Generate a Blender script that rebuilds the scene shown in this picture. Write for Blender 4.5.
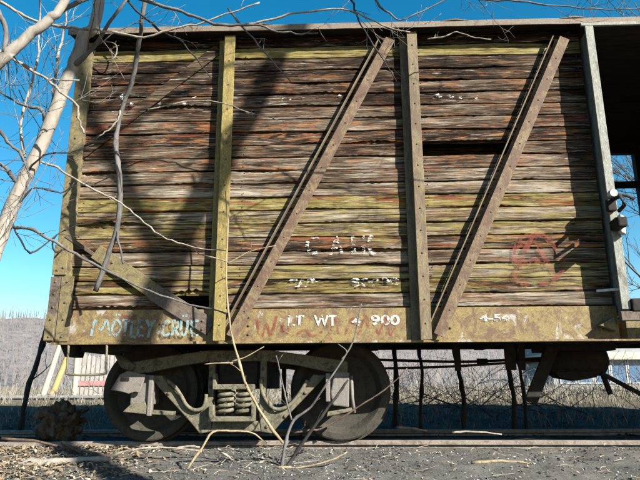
import bpy, math, random
import numpy as np
from mathutils import Vector, noise as mnoise

scene = bpy.context.scene
for o in list(bpy.data.objects):
    bpy.data.objects.remove(o)
col = scene.collection
R = math.radians

# ------------------------------------------------------------------ camera
cd = bpy.data.cameras.new('camera')
cam = bpy.data.objects.new('camera', cd)
col.objects.link(cam)
cd.sensor_width = 36.0
cd.lens = 33.08
cd.clip_start = 0.05
cd.clip_end = 3000
CAM = Vector((0.82, -4.776, 0.427))
cam.location = CAM
pitch, yaw, roll = 0.2492, -0.0291, 0.0047
fw = Vector((math.sin(yaw)*math.cos(pitch), math.cos(yaw)*math.cos(pitch), math.sin(pitch)))
q = fw.to_track_quat('-Z', 'Y')
cam.rotation_mode = 'QUATERNION'
from mathutils import Quaternion
cam.rotation_quaternion = q @ Quaternion((0, 0, 1), -roll)
scene.camera = cam
scene.render.resolution_x = 1024
scene.render.resolution_y = 768

# ------------------------------------------------------------------ light
SUN = Vector((1.2, -1.0, 0.9))                 # towards the sun
sun_el = math.atan2(SUN.z, math.hypot(SUN.x, SUN.y))
sun_rot = math.atan2(SUN.x, SUN.y)
w = bpy.data.worlds.new('World')
scene.world = w
w.use_nodes = True
wn = w.node_tree
sky = wn.nodes.new('ShaderNodeTexSky')
sky.sky_type = 'NISHITA'
sky.sun_disc = False
sky.sun_elevation = sun_el
sky.sun_rotation = sun_rot
sky.air_density = 1.0
sky.dust_density = 0.5
sky.ozone_density = 1.2
bg = wn.nodes['Background']
hsv = wn.nodes.new('ShaderNodeHueSaturation')
hsv.inputs['Hue'].default_value = 0.484
hsv.inputs['Saturation'].default_value = 1.5
wn.links.new(sky.outputs[0], hsv.inputs['Color'])
wn.links.new(hsv.outputs[0], bg.inputs['Color'])
bg.inputs['Strength'].default_value = 0.051
sl = bpy.data.lights.new('sun', 'SUN')
sl.energy = 5.0
sl.angle = R(0.53)
sl.color = (1.0, 0.95, 0.86)
so = bpy.data.objects.new('sun', sl)
col.objects.link(so)
so.location = (8, -8, 10)
so.rotation_euler = SUN.to_track_quat('Z', 'Y').to_euler()
vs = scene.view_settings
vs.view_transform = 'Standard'
vs.look = 'None'
vs.gamma = 1.0
vs.exposure = 1.92
vs.use_curve_mapping = False

# ------------------------------------------------------------------ mesh helpers
ORG = {}

class MB:
    def __init__(self):
        self.v = []
        self.f = []

    def add(self, vs_, fs_):
        b = len(self.v)
        self.v.extend([tuple(p) for p in vs_])
        self.f.extend([tuple(i + b for i in f) for f in fs_])
        return self

    def box(self, x0, x1, y0, y1, z0, z1):
        return self.add([(x0,y0,z0),(x1,y0,z0),(x1,y1,z0),(x0,y1,z0),(x0,y0,z1),(x1,y0,z1),(x1,y1,z1),(x0,y1,z1)],
                        [(0,3,2,1),(4,5,6,7),(0,1,5,4),(1,2,6,5),(2,3,7,6),(3,0,4,7)])

    def prism(self, poly, y0, y1):
        """polygon of (x, z), counter-clockwise seen from -y, extruded from y0 (front) to y1"""
        n = len(poly)
        vs_ = [(x, y0, z) for x, z in poly] + [(x, y1, z) for x, z in poly]
        fs_ = [tuple(range(n)), tuple(range(2*n - 1, n - 1, -1))]
        for i in range(n):
            j = (i + 1) % n
            fs_.append((i, i + n, j + n, j))
        return self.add(vs_, fs_)

    def bar(self, a, b, prof, up=(0, -1, 0)):
        """profile of (u, v): u sideways, v along up, swept from a to b"""
        a = Vector(a); b = Vector(b)
        d = (b - a).normalized()
        u_ = Vector(up)
        s = d.cross(u_).normalized()
        u2 = s.cross(d).normalized()
        n = len(prof)
        vs_ = [a + s*p[0] + u2*p[1] for p in prof] + [b + s*p[0] + u2*p[1] for p in prof]
        fs_ = [tuple(range(n)), tuple(range(2*n - 1, n - 1, -1))]
        for i in range(n):
            j = (i + 1) % n
            fs_.append((i, i + n, j + n, j))
        return self.add(vs_, fs_)

    def tube(self, pts, rad, n=7, cap=True, rough=0.0, rng=None):
        pts = [Vector(p) for p in pts]
        m = len(pts)
        if not isinstance(rad, (list, tuple)):
            rad = [rad]*m
        t = [(pts[min(i+1, m-1)] - pts[max(i-1, 0)]).normalized() for i in range(m)]
        ref = Vector((0, 0, 1)) if abs(t[0].z) < 0.9 else Vector((0, 1, 0))
        nn = (ref - t[0]*ref.dot(t[0])).normalized()
        vs_ = []
        for i in range(m):
            nn = (nn - t[i]*nn.dot(t[i]))
            nn = nn.normalized() if nn.length > 1e-6 else t[i].orthogonal().normalized()
            bb = t[i].cross(nn)
            for k in range(n):
                a = 2*math.pi*k/n
                r = rad[i]
                if rough and rng:
                    r *= 1 + rough*rng.uniform(-1, 1)
                vs_.append(pts[i] + nn*math.cos(a)*r + bb*math.sin(a)*r)
        fs_ = []
        for i in range(m-1):
            for k in range(n):
                k2 = (k+1) % n
                fs_.append((i*n+k, i*n+k2, (i+1)*n+k2, (i+1)*n+k))
        if cap:
            fs_.append(tuple(range(n-1, -1, -1)))
            fs_.append(tuple((m-1)*n + k for k in range(n)))
        return self.add(vs_, fs_)

    def lathe(self, prof, cx, cz, n=40):
        """profile of (y, r) about an axis along y through (cx, cz); closed ring"""
        m = len(prof)
        vs_ = []
        for k in range(n):
            a = 2*math.pi*k/n
            for y, r in prof:
                vs_.append((cx + r*math.cos(a), y, cz + r*math.sin(a)))
        fs_ = []
        for k in range(n):
            k2 = (k+1) % n
            for i in range(m-1):
                fs_.append((k*m+i, k*m+i+1, k2*m+i+1, k2*m+i))
        return self.add(vs_, fs_)

    def build(self, name, mat, parent=None, origin=None, smooth=False, bevel=0.0, kind=None):
        me = bpy.data.meshes.new(name)
        a = np.array(self.v, dtype=float)
        if origin is None:
            lo = a.min(0); hi = a.max(0)
            origin = ((lo[0]+hi[0])/2, (lo[1]+hi[1])/2, lo[2])
        a = a - np.array(origin)
        me.from_pydata([tuple(p) for p in a], [], self.f)
        me.materials.append(mat)
        if smooth:
            me.polygons.foreach_set('use_smooth', [True]*len(me.polygons))
        me.update()
        o = bpy.data.objects.new(name, me)
        col.objects.link(o)
        po = (0, 0, 0)
        if parent is not None:
            o.parent = parent
            po = ORG[parent.name]
        o.location = tuple(origin[i] - po[i] for i in range(3))
        ORG[o.name] = tuple(origin)
        if bevel:
            md = o.modifiers.new('bevel', 'BEVEL')
            md.width = bevel
            md.segments = 2
            md.limit_method = 'ANGLE'
            md.angle_limit = R(40)
        if kind:
            o['kind'] = kind
        return o


def empty(name, loc, parent=None):
    o = bpy.data.objects.new(name, None)
    o.empty_display_size = 0.2
    col.objects.link(o)
    po = (0, 0, 0)
    if parent is not None:
        o.parent = parent
        po = ORG[parent.name]
    o.location = tuple(loc[i] - po[i] for i in range(3))
    ORG[o.name] = tuple(loc)
    return o


def tag(o, label, cat, group=None):
    o['label'] = label
    o['category'] = cat
    if group:
        o['group'] = group
    return o


def smoothline(pts, k=4, jit=0.0, rng=None):
    """Catmull-Rom through the points"""
    P = [Vector(p) for p in pts]
    P = [P[0]*2 - P[1]] + P + [P[-1]*2 - P[-2]]
    out = []
    for i in range(1, len(P) - 2):
        for j in range(k):
            t = j/k
            a, b, c, d = P[i-1], P[i], P[i+1], P[i+2]
            v = 0.5*((2*b) + (c - a)*t + (2*a - 5*b + 4*c - d)*t*t + (3*b - a - 3*c + d)*t*t*t)
            if jit and rng:
                v = v + Vector((rng.uniform(-jit, jit), rng.uniform(-jit, jit), rng.uniform(-jit, jit)))
            out.append(v)
    out.append(P[-2])
    return out


def lerp(a, b, t):
    return a + (b - a)*t


def taper(n, r0, r1):
    return [lerp(r0, r1, i/max(1, n-1)) for i in range(n)]


# ------------------------------------------------------------------ materials
class NT:
    def __init__(self, name):
        self.m = bpy.data.materials.new(name)
        self.m.use_nodes = True
        self.t = self.m.node_tree
        self.b = self.t.nodes['Principled BSDF']
        self.out = self.t.nodes['Material Output']
        self.tc = self.t.nodes.new('ShaderNodeTexCoord')
        self.oi = self.t.nodes.new('ShaderNodeObjectInfo')
        add = self.t.nodes.new('ShaderNodeVectorMath'); add.operation = 'SCALE'
        comb = self.t.nodes.new('ShaderNodeCombineXYZ')
        for i in range(3):
            self.t.links.new(self.oi.outputs['Random'], comb.inputs[i])
        self.t.links.new(comb.outputs[0], add.inputs[0])
        add.inputs['Scale'].default_value = 37.0
        a2 = self.t.nodes.new('ShaderNodeVectorMath'); a2.operation = 'ADD'
        self.t.links.new(self.tc.outputs['Object'], a2.inputs[0])
        self.t.links.new(add.outputs[0], a2.inputs[1])
        self.co = a2.outputs[0]

    def link(self, a, b):
        self.t.links.new(a, b)

    def val(self, sock, v):
        if hasattr(v, 'is_linked') or hasattr(v, 'node'):
            self.link(v, sock)
        else:
            sock.default_value = v

    def noise(self, scale, detail=4, rough=0.6, sx=1, sy=1, sz=1, dist=0.0, off=(0, 0, 0)):
        mp = self.t.nodes.new('ShaderNodeMapping')
        mp.inputs['Scale'].default_value = (sx, sy, sz)
        mp.inputs['Location'].default_value = off
        self.link(self.co, mp.inputs['Vector'])
        n = self.t.nodes.new('ShaderNodeTexNoise')
        n.inputs['Scale'].default_value = scale
        n.inputs['Detail'].default_value = detail
        n.inputs['Roughness'].default_value = rough
        n.inputs['Distortion'].default_value = dist
        self.link(mp.outputs[0], n.inputs['Vector'])
        return n.outputs['Fac']

    def voro(self, scale, sx=1, sy=1, sz=1, feature='F1', out='Distance'):
        mp = self.t.nodes.new('ShaderNodeMapping')
        mp.inputs['Scale'].default_value = (sx, sy, sz)
        self.link(self.co, mp.inputs['Vector'])
        n = self.t.nodes.new('ShaderNodeTexVoronoi')
        n.feature = feature
        n.inputs['Scale'].default_value = scale
        self.link(mp.outputs[0], n.inputs['Vector'])
        return n.outputs[out]

    def ramp(self, fac, stops, interp='LINEAR'):
        r = self.t.nodes.new('ShaderNodeValToRGB')
        cr = r.color_ramp
        cr.interpolation = interp
        while len(cr.elements) < len(stops):
            cr.elements.new(0.5)
        for e, (p, c) in zip(cr.elements, stops):
            e.position = p
            e.color = (c, c, c, 1) if isinstance(c, (int, float)) else (*c, 1)
        self.link(fac, r.inputs['Fac'])
        return r.outputs['Color']

    def mix(self, fac, a, b, mode='MIX'):
        n = self.t.nodes.new('ShaderNodeMix')
        n.data_type = 'RGBA'
        n.blend_type = mode
        n.clamp_factor = True
        for s, v in ((n.inputs['Factor'], fac), (n.inputs['A'], a), (n.inputs['B'], b)):
            pass
        ins = [s for s in n.inputs if s.enabled]
        for s, v in zip((n.inputs[0], n.inputs[6], n.inputs[7]), (fac, a, b)):
            if isinstance(v, (int, float)):
                s.default_value = v if s.type == 'VALUE' else (v, v, v, 1)
            elif isinstance(v, tuple):
                s.default_value = (*v, 1)
            else:
                self.link(v, s)
        return n.outputs[2]

    def math(self, op, a, b=0.0, clamp=False):
        n = self.t.nodes.new('ShaderNodeMath')
        n.operation = op
        n.use_clamp = clamp
        for s, v in zip(n.inputs, (a, b)):
            if isinstance(v, (int, float)):
                s.default_value = v
            else:
                self.link(v, s)
        return n.outputs[0]

    def attr(self, name):
        n = self.t.nodes.new('ShaderNodeAttribute')
        n.attribute_type = 'OBJECT'
        n.attribute_name = name
        return n.outputs['Fac']

    def step(self, fac, lo, hi):
        return self.ramp(fac, [(lo, 0.0), (hi, 1.0)])

    def done(self, color, rough=0.85, bump=None, strength=0.4, dist=0.01, metal=0.0, spec=0.25, gain=0.66):
        if isinstance(color, tuple):
            self.b.inputs['Base Color'].default_value = (*[c*gain for c in color], 1)
        else:
            self.link(self.mix(1.0, color, gain, 'MULTIPLY'), self.b.inputs['Base Color'])
        self.val(self.b.inputs['Roughness'], rough)
        self.b.inputs['Metallic'].default_value = metal
        self.b.inputs['Specular IOR Level'].default_value = spec
        if bump is not None:
            bp = self.t.nodes.new('ShaderNodeBump')
            bp.inputs['Strength'].default_value = strength
            bp.inputs['Distance'].default_value = dist
            self.link(bump, bp.inputs['Height'])
            self.link(bp.outputs[0], self.b.inputs['Normal'])
        return self.m

    def alpha(self, fac):
        tr = self.t.nodes.new('ShaderNodeBsdfTransparent')
        mx = self.t.nodes.new('ShaderNodeMixShader')
        self.link(fac, mx.inputs[0])
        self.link(tr.outputs[0], mx.inputs[1])
        self.link(self.b.outputs[0], mx.inputs[2])
        self.link(mx.outputs[0], self.out.inputs['Surface'])


def wood_plank():
    n = NT('weathered_siding_wood')
    grain = n.noise(1.0, 9, 0.72, 2.3, 20, 50, 0.9)
    fine = n.noise(1.0, 7, 0.75, 9, 60, 240, 0.4)
    broad = n.noise(1.0, 3, 0.55, 1.3, 3, 9)
    g = n.math('ADD', n.math('MULTIPLY', n.math('SUBTRACT', grain, 0.5), 0.95), n.math('MULTIPLY', n.math('SUBTRACT', fine, 0.5), 0.50))
    g = n.math('ADD', g, 0.455)
    g = n.math('ADD', g, n.math('MULTIPLY', n.math('SUBTRACT', broad, 0.5), 0.55))
    g = n.math('ADD', g, n.math('MULTIPLY', n.math('SUBTRACT', n.attr('shade'), 0.5), 0.40))
    base = n.ramp(g, [(0.27, (0.008, 0.005, 0.003)), (0.37, (0.040, 0.025, 0.016)), (0.45, (0.112, 0.078, 0.052)),
                      (0.53, (0.215, 0.168, 0.12)), (0.64, (0.46, 0.41, 0.33))])
    # warm bare wood where the grey skin has come away
    wm = n.math('MULTIPLY', n.step(n.noise(1.0, 5, 0.65, 3.2, 8, 26, 0.8, (5, 3, 1)), 0.52, 0.60), n.step(fine, 0.36, 0.52))
    c = n.mix(n.math('MULTIPLY', wm, n.math('ADD', n.attr('warm'), 0.20, True)), base, (0.40, 0.175, 0.07))
    # yellow freight-car paint left in flakes
    yn = n.math('ADD', n.math('MULTIPLY', n.noise(1.0, 6, 0.7, 2.4, 6, 20, 0.9, (2, 7, 4)), 0.65), n.math('MULTIPLY', grain, 0.35))
    yl = n.math('ADD', yn, n.math('MULTIPLY', n.math('SUBTRACT', n.attr('yellow'), 0.40), 0.42))
    ymask = n.math('MULTIPLY', n.step(yl, 0.545, 0.62), n.step(fine, 0.33, 0.46))
    ycol = n.ramp(n.noise(1.0, 4, 0.6, 5, 20, 40), [(0.3, (0.15, 0.115, 0.035)), (0.55, (0.36, 0.30, 0.10)), (0.75, (0.52, 0.48, 0.24))])
    c = n.mix(n.math('MULTIPLY', ymask, 0.85), c, ycol)
    # red oxide
    rl = n.math('ADD', n.noise(1.0, 5, 0.7, 1.9, 6, 16, 0.9, (11, 2, 9)), n.math('MULTIPLY', n.math('SUBTRACT', n.attr('red'), 0.5), 0.40))
    c = n.mix(n.math('MULTIPLY', n.step(rl, 0.50, 0.60), 0.8), c, (0.26, 0.065, 0.036))
    # silvery raised grain
    c = n.mix(n.math('MULTIPLY', n.step(n.noise(1.0, 5, 0.7, 4, 15, 60, 0.5, (1, 1, 20)), 0.60, 0.70), 0.8), c, (0.66, 0.62, 0.54))
    # cracks, checks and knots
    ck1 = n.step(n.noise(1.0, 4, 0.6, 0.9, 10, 52, 1.2, (4, 4, 4)), 0.585, 0.63)
    ck2 = n.step(n.noise(1.0, 3, 0.6, 1.6, 20, 130, 0.9, (9, 2, 4)), 0.60, 0.65)
    ck = n.math('MAXIMUM', ck1, n.math('MULTIPLY', ck2, 0.8))
    c = n.mix(n.math('MULTIPLY', ck, 0.92), c, (0.008, 0.006, 0.005))
    kn = n.ramp(n.voro(1.0, 2.2, 1, 7.5), [(0.05, 1.0), (0.11, 0.0)])
    c = n.mix(n.math('MULTIPLY', kn, 0.7), c, (0.06, 0.028, 0.016))
    h = n.math('SUBTRACT', n.math('ADD', n.math('MULTIPLY', grain, 0.9), n.math('MULTIPLY', fine, 0.5)), n.math('MULTIPLY', ck, 0.7))
    h = n.math('ADD', h, n.math('MULTIPLY', ymask, 0.12))
    return n.done(c, 0.9, h, 0.75, 0.006, spec=0.12, gain=0.50)


def flaking(name, paint, paint2, rust, amount, sc=1.0, patch=None, patch_amt=0.6, rough=0.75, streak=1.0, bump=0.5, gain=0.93):
    """old paint over rusting steel; amount of rust showing 0..1"""
    n = NT(name)
    a = n.noise(11*sc, 9, 0.75, 1, 1, streak, 0.8)
    b = n.noise(38*sc, 5, 0.7, 1, 1, streak, 0.2, (3, 1, 2))
    m = n.math('ADD', n.math('MULTIPLY', a, 0.7), n.math('MULTIPLY', b, 0.3))
    p = n.mix(n.noise(3.2*sc, 4, 0.6, off=(7, 7, 7)), paint, paint2)
    p = n.mix(n.math('MULTIPLY', n.step(b, 0.55, 0.7), 0.35), p, tuple(x*0.45 for x in paint))
    r = n.mix(b, tuple(x*0.35 for x in rust), rust)
    lo = 0.62 - 0.27*amount
    k = n.step(m, lo, lo + 0.10)
    f = n.noise(120*sc, 4, 0.7, 1, 1, streak, 0.2, (8, 1, 3))
    c = n.mix(n.math('MULTIPLY', k, 0.85), p, r)
    st = n.noise(1.0, 6, 0.7, 26*sc, 26*sc, 2.2*sc, 0.3, (1, 4, 6))
    c = n.mix(n.math('MULTIPLY', n.step(st, 0.55, 0.70), 0.40), c, tuple(x*0.75 for x in rust))
    c = n.mix(n.math('MULTIPLY', n.step(f, 0.52, 0.68), 0.45), c, tuple(min(1, x*1.25) for x in paint))
    c = n.mix(n.math('MULTIPLY', n.step(f, 0.45, 0.32), 0.4), c, tuple(x*0.3 for x in rust))
    if patch:
        pm = n.math('MULTIPLY', n.step(n.noise(6*sc, 6, 0.7, off=(2, 9, 5), dist=0.8), patch_amt, patch_amt + 0.05), n.step(b, 0.36, 0.46))
        c = n.mix(pm, c, patch)
    h = n.math('SUBTRACT', b, n.math('MULTIPLY', k, 0.4))
    return n.done(c, rough, h, bump, 0.006, spec=0.3, gain=gain)


def plain(name, c1, c2, sc=8.0, rough=0.85, bump=0.3, dist=0.006, sx=1, sy=1, sz=1, spec=0.2):
    n = NT(name)
    a = n.noise(sc, 6, 0.65, sx, sy, sz, 0.3)
    return n.done(n.ramp(a, [(0.32, c1), (0.68, c2)]), rough, a, bump, dist, spec=spec)


def bark(name, pale, mid, dark, sc=1.0):
    n = NT(name)
    a = n.noise(7*sc, 6, 0.65, 1, 1, 0.35, 0.6)
    b = n.noise(40*sc, 5, 0.7, 1, 1, 0.4)
    c = n.ramp(n.math('ADD', n.math('MULTIPLY', a, 0.65), n.math('MULTIPLY', b, 0.35)),
               [(0.34, dark), (0.46, mid), (0.58, pale)])
    return n.done(c, 0.85, n.math('ADD', a, n.math('MULTIPLY', b, 0.6)), 0.5, 0.008, spec=0.15)


def worn_paint(name, c, lo, sx=1.0, sz=1.0, strength=1.0, sc=30):
    """paint that survives only in flakes"""
    n = NT(name)
    a = n.noise(sc, 5, 0.7, sx, 1, sz, 0.4)
    m = n.math('MULTIPLY', n.step(a, lo, lo + 0.07), strength)
    n.done(c, 0.8, None, spec=0.2)
    n.alpha(m)
    return n.m


M = {}
M['plank'] = wood_plank()
M['sill'] = flaking('ochre_paint_on_sill', (0.26, 0.20, 0.068), (0.165, 0.13, 0.06), (0.135, 0.072, 0.052), 0.60, 0.8,
                    patch=(0.235, 0.22, 0.20), patch_amt=0.585)
M['post_ochre'] = flaking('ochre_post_paint', (0.27, 0.21, 0.062), (0.20, 0.16, 0.055), (0.085, 0.052, 0.032), 0.36, 1.0, streak=0.35)
M['post_rust'] = flaking('rusty_post_paint', (0.19, 0.16, 0.085), (0.15, 0.115, 0.07), (0.135, 0.085, 0.06), 0.62, 1.0, streak=0.35)
M['brace_rust'] = flaking('rusty_brace_paint', (0.20, 0.16, 0.085), (0.15, 0.10, 0.06), (0.115, 0.060, 0.042), 0.70, 1.0, streak=0.6)
M['door_post'] = flaking('pale_door_post_paint', (0.27, 0.285, 0.25), (0.19, 0.20, 0.175), (0.09, 0.072, 0.05), 0.40, 1.0, streak=0.3)
M['plate'] = flaking('corner_plate_paint', (0.20, 0.165, 0.068), (0.14, 0.12, 0.062), (0.09, 0.06, 0.045), 0.52, 1.1)
M['grey_plate'] = flaking('bare_brace_plate', (0.14, 0.11, 0.085), (0.10, 0.08, 0.06), (0.055, 0.038, 0.028), 0.5, 1.1)
M['iron'] = plain('dark_underframe_iron', (0.010, 0.009, 0.008), (0.030, 0.025, 0.021), 14, 0.8, 0.4)
M['truck'] = flaking('dusty_cast_iron', (0.19, 0.178, 0.12), (0.12, 0.112, 0.075), (0.05, 0.04, 0.028), 0.48, 1.2, rough=0.8)
M['boxiron'] = flaking('grey_journal_iron', (0.20, 0.185, 0.165), (0.14, 0.13, 0.115), (0.09, 0.068, 0.05), 0.30, 1.2, rough=0.75)
M['wheel'] = flaking('rusted_wheel_iron', (0.058, 0.053, 0.040), (0.030, 0.027, 0.021), (0.022, 0.017, 0.013), 0.42, 1.2, rough=0.8)
M['roof'] = flaking('weathered_roof_edge', (0.19, 0.165, 0.13), (0.14, 0.12, 0.095), (0.17, 0.09, 0.06), 0.35, 0.7, streak=2)
M['inside'] = plain('dark_interior_boards', (0.014, 0.011, 0.009), (0.045, 0.033, 0.026), 3, 0.95, 0.4, 0.01, 1, 6, 10)
M['bolt'] = plain('rusty_bolt_iron', (0.05, 0.035, 0.025), (0.16, 0.12, 0.08), 60, 0.7, 0.2)
M['white_pin'] = plain('pale_painted_iron', (0.42, 0.43, 0.41), (0.72, 0.74, 0.72), 30, 0.6, 0.2)
M['rail'] = flaking('rusty_rail', (0.26, 0.235, 0.205), (0.20, 0.17, 0.14), (0.14, 0.095, 0.07), 0.5, 0.8, rough=0.6)
M['bark_pale'] = bark('pale_smooth_bark', (0.34, 0.31, 0.27), (0.27, 0.245, 0.21), (0.09, 0.08, 0.07))
M['bark_grey'] = bark('grey_branch_bark', (0.17, 0.16, 0.15), (0.11, 0.104, 0.10), (0.045, 0.042, 0.04), 2)
M['bark_dark'] = bark('dark_branch_bark', (0.055, 0.05, 0.048), (0.036, 0.033, 0.031), (0.016, 0.015, 0.014), 2)
M['twig_tan'] = bark('tan_twig_bark', (0.36, 0.29, 0.185), (0.27, 0.21, 0.13), (0.13, 0.10, 0.06), 3)
M['twig_pale'] = bark('pale_dead_twig', (0.36, 0.315, 0.25), (0.25, 0.22, 0.175), (0.10, 0.085, 0.07), 3)
M['twig_brown'] = bark('brown_twig_bark', (0.14, 0.10, 0.072), (0.085, 0.06, 0.045), (0.035, 0.025, 0.02), 3)
M['white_paint'] = worn_paint('worn_white_stencil', (0.46, 0.45, 0.41), 0.40)
M['white_flake'] = worn_paint('white_paint_flakes', (0.55, 0.55, 0.52), 0.52, 0.5, 1.3, 1.0, 34)
M['blue_spray'] = worn_paint('pale_blue_spray_paint', (0.27, 0.39, 0.41), 0.42, 1, 1, 0.75, 22)
M['red_spray'] = worn_paint('faded_red_spray_paint', (0.25, 0.055, 0.042), 0.42, 1, 1, 0.55, 18)
M['red_faint'] = worn_paint('ghosted_red_spray_paint', (0.25, 0.058, 0.045), 0.45, 1, 1, 0.42, 16)
M['white_mid'] = worn_paint('half_worn_white_stencil', (0.50, 0.49, 0.45), 0.44)

# ------------------------------------------------------------------ ground
def fbm(x, y, s, o=4, seed=0.0):
    return mnoise.fractal(Vector((x*s + seed, y*s - seed, seed*0.7)), 1.0, 2.1, o)


def ground_z(x, y):
    if y < -1.0:
        b = -0.16 + (y + 1.0)*0.27
        b = max(b, -1.35 + 0.02*(y + 5.4))
    elif y < 0.5:
        b = lerp(-0.16, -0.055, (y + 1.0)/1.5)
    elif y < 2.7:
        b = -0.075
    elif y < 8:
        b = lerp(-0.075, 0.22, (y - 2.7)/5.3)
    else:
        b = 0.22 + (y - 8)*0.006
    a = 0.035
    if 0.5 < y < 0.72 or 2.0 < y < 2.25:
        a = 0.006
    if y < 0.5:
        a = 0.035 if y < 0.35 else 0.015
    if y > 3:
        a = 0.05
    n = fbm(x, y, 1.7, 5)*a + fbm(x, y, 9.0, 3, 4.0)*a*0.22
    if x < -1.0 and y < 0.4:
        n += 0.03*min(1.0, (-1.0 - x))*(0.5 + fbm(x, y, 3.0, 3, 9.0))
    return b + n


def axis(segs):
    out = []
    for a, b, s in segs:
        k = max(1, int(round((b - a)/s)))
        out += [a + (b - a)*i/k for i in range(k)]
    out.append(segs[-1][1])
    return out


xs = axis([(-700, -60, 40), (-60, -14, 4), (-14, -4, 0.4), (-4, 5.5, 0.032), (5.5, 14, 0.4), (14, 60, 4), (60, 700, 40)])
ys = axis([(-60, -12, 6), (-12, -1.4, 0.35), (-1.4, 0.75, 0.028), (0.75, 9, 0.15), (9, 30, 1.2), (30, 120, 10)])
gv = [(x, y, ground_z(x, y)) for y in ys for x in xs]
nx = len(xs)
gf = [(j*nx + i, j*nx + i + 1, (j+1)*nx + i + 1, (j+1)*nx + i) for j in range(len(ys)-1) for i in range(nx-1)]


def ground_mat():
    n = NT('cinder_ground')
    geo = n.t.nodes.new('ShaderNodeSeparateXYZ')
    n.link(n.tc.outputs['Object'], geo.inputs[0])
    x, y = geo.outputs[0], geo.outputs[1]
    a = n.noise(4.0, 8, 0.7)
    b = n.noise(55.0, 6, 0.75)
    f = n.noise(190.0, 3, 0.7)
    m = n.math('ADD', n.math('MULTIPLY', a, 0.45), n.math('MULTIPLY', b, 0.55))
    cin = n.ramp(m, [(0.32, (0.034, 0.033, 0.030)), (0.46, (0.098, 0.096, 0.087)), (0.62, (0.19, 0.186, 0.168))])
    cin = n.mix(n.math('MULTIPLY', n.step(f, 0.60, 0.70), 0.55), cin, (0.28, 0.28, 0.265))
    # brown leaf mould towards the left end of the car
    lf = n.math('MULTIPLY', n.step(n.math('ADD', n.math('MULTIPLY', x, -0.16), n.math('MULTIPLY', a, 1.0)), 0.55, 0.85), n.step(b, 0.42, 0.55))
    cin = n.mix(n.math('MULTIPLY', lf, 0.75), cin, n.ramp(b, [(0.4, (0.06, 0.04, 0.025)), (0.65, (0.30, 0.22, 0.13))]))
    shade_bed = n.math('MULTIPLY', n.step(n.math('MULTIPLY', y, 0.1), 0.062, 0.075), 0.72)  # dark cinder bed, run out past the track to paint the car's shade
    cin = n.mix(shade_bed, cin, n.ramp(b, [(0.4, (0.012, 0.011, 0.010)), (0.65, (0.05, 0.045, 0.04))]))
    grass = n.ramp(n.noise(22.0, 6, 0.75, off=(1, 5, 2)), [(0.35, (0.065, 0.055, 0.035)), (0.65, (0.23, 0.20, 0.14))])
    c = n.mix(n.step(n.math('ADD', n.math('MULTIPLY', y, 0.1), n.math('MULTIPLY', a, 0.3)), 0.68, 0.85), cin, grass)
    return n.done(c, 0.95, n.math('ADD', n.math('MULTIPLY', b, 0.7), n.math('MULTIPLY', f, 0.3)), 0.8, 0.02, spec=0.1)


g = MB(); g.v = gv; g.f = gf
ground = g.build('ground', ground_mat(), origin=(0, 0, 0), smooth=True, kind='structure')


def hill_h(x, y):
    t = (y - 110)/190.0
    t = max(0.0, min(1.0, t))
    hmax = 36 - 0.02*max(0, x) - 5*math.sin(x*0.008 + 1.1) - 0.015*max(0, -x - 60)
    return 0.6 + t*t*(3 - 2*t)*hmax + fbm(x, y, 0.02, 4, 2.0)*3.0*t


hx = axis([(-520, 520, 8)])
hy = axis([(112, 320, 8)])
h = MB()
h.v = [(x, y, hill_h(x, y)) for y in hy for x in hx]
hn = len(hx)
h.f = [(j*hn + i, j*hn + i + 1, (j+1)*hn + i + 1, (j+1)*hn + i) for j in range(len(hy)-1) for i in range(hn-1)]
nh = NT('bare_wooded_hillside')
ha = nh.noise(0.16, 8, 0.75, 1, 1, 0.5, 0.5)
M['hill'] = nh.done(nh.ramp(ha, [(0.35, (0.17, 0.165, 0.175)), (0.65, (0.33, 0.315, 0.31))]), 0.95, ha, 1.0, 2.0, spec=0.0)  # bare-wood grey, lightened to paint in distance haze
hills = h.build('hills', M['hill'], origin=(0, 200, 0), smooth=True, kind='structure')

# ------------------------------------------------------------------ rails
def rail(yc, label):
    prof = [(-0.066, -0.16), (0.066, -0.16), (0.066, -0.148), (0.012, -0.13), (0.010, -0.045), (0.034, -0.034), (0.035, -0.006),
            (0.026, 0.0), (-0.026, 0.0), (-0.035, -0.006), (-0.034, -0.034), (-0.010, -0.045), (-0.012, -0.13), (-0.066, -0.148)]
    m = MB()
    xs_ = axis([(-14, 24, 0.5)])
    k = len(prof)
    rr = random.Random(int(yc*100))
    for x in xs_:
        dz = 0.004*math.sin(x*0.9 + yc)
        for (a, b) in prof:
            m.v.append((x, yc + a, b + dz - 0.004))
    for i in range(len(xs_)-1):
        for j in range(k):
            j2 = (j+1) % k
            m.f.append((i*k + j, i*k + j2, (i+1)*k + j2, (i+1)*k + j))
    m.f.append(tuple(range(k)))
    m.f.append(tuple((len(xs_)-1)*k + j for j in range(k-1, -1, -1)))
    o = m.build('rail', M['rail'], origin=(0, yc, -0.16))
    return tag(o, label, 'rail', 'rails under the boxcar')


rail(0.605, 'rusty steel rail nearest the camera, half buried in cinders')
rail(2.115, 'rusty steel rail on the far side, in the shade beneath the car')

# ------------------------------------------------------------------ boxcar
car = empty('boxcar', (4.0, 1.36, 0.0))
tag(car, 'derelict wooden boxcar with flaking ochre paint, steel posts and diagonal braces', 'boxcar')
YC = 1.36
XL, XD0, XD1, XR = -1.535, 3.09, 4.83, 9.4
ZS0, ZS1, ZP, ZE = 0.80, 1.07, 0.12, 3.59

rng = random.Random(5)

side = MB().box(XL + 0.02, XD0 - 0.02, 0.048, 0.075, 3.53, 3.60).build('side_wall', M['inside'], car)


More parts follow.
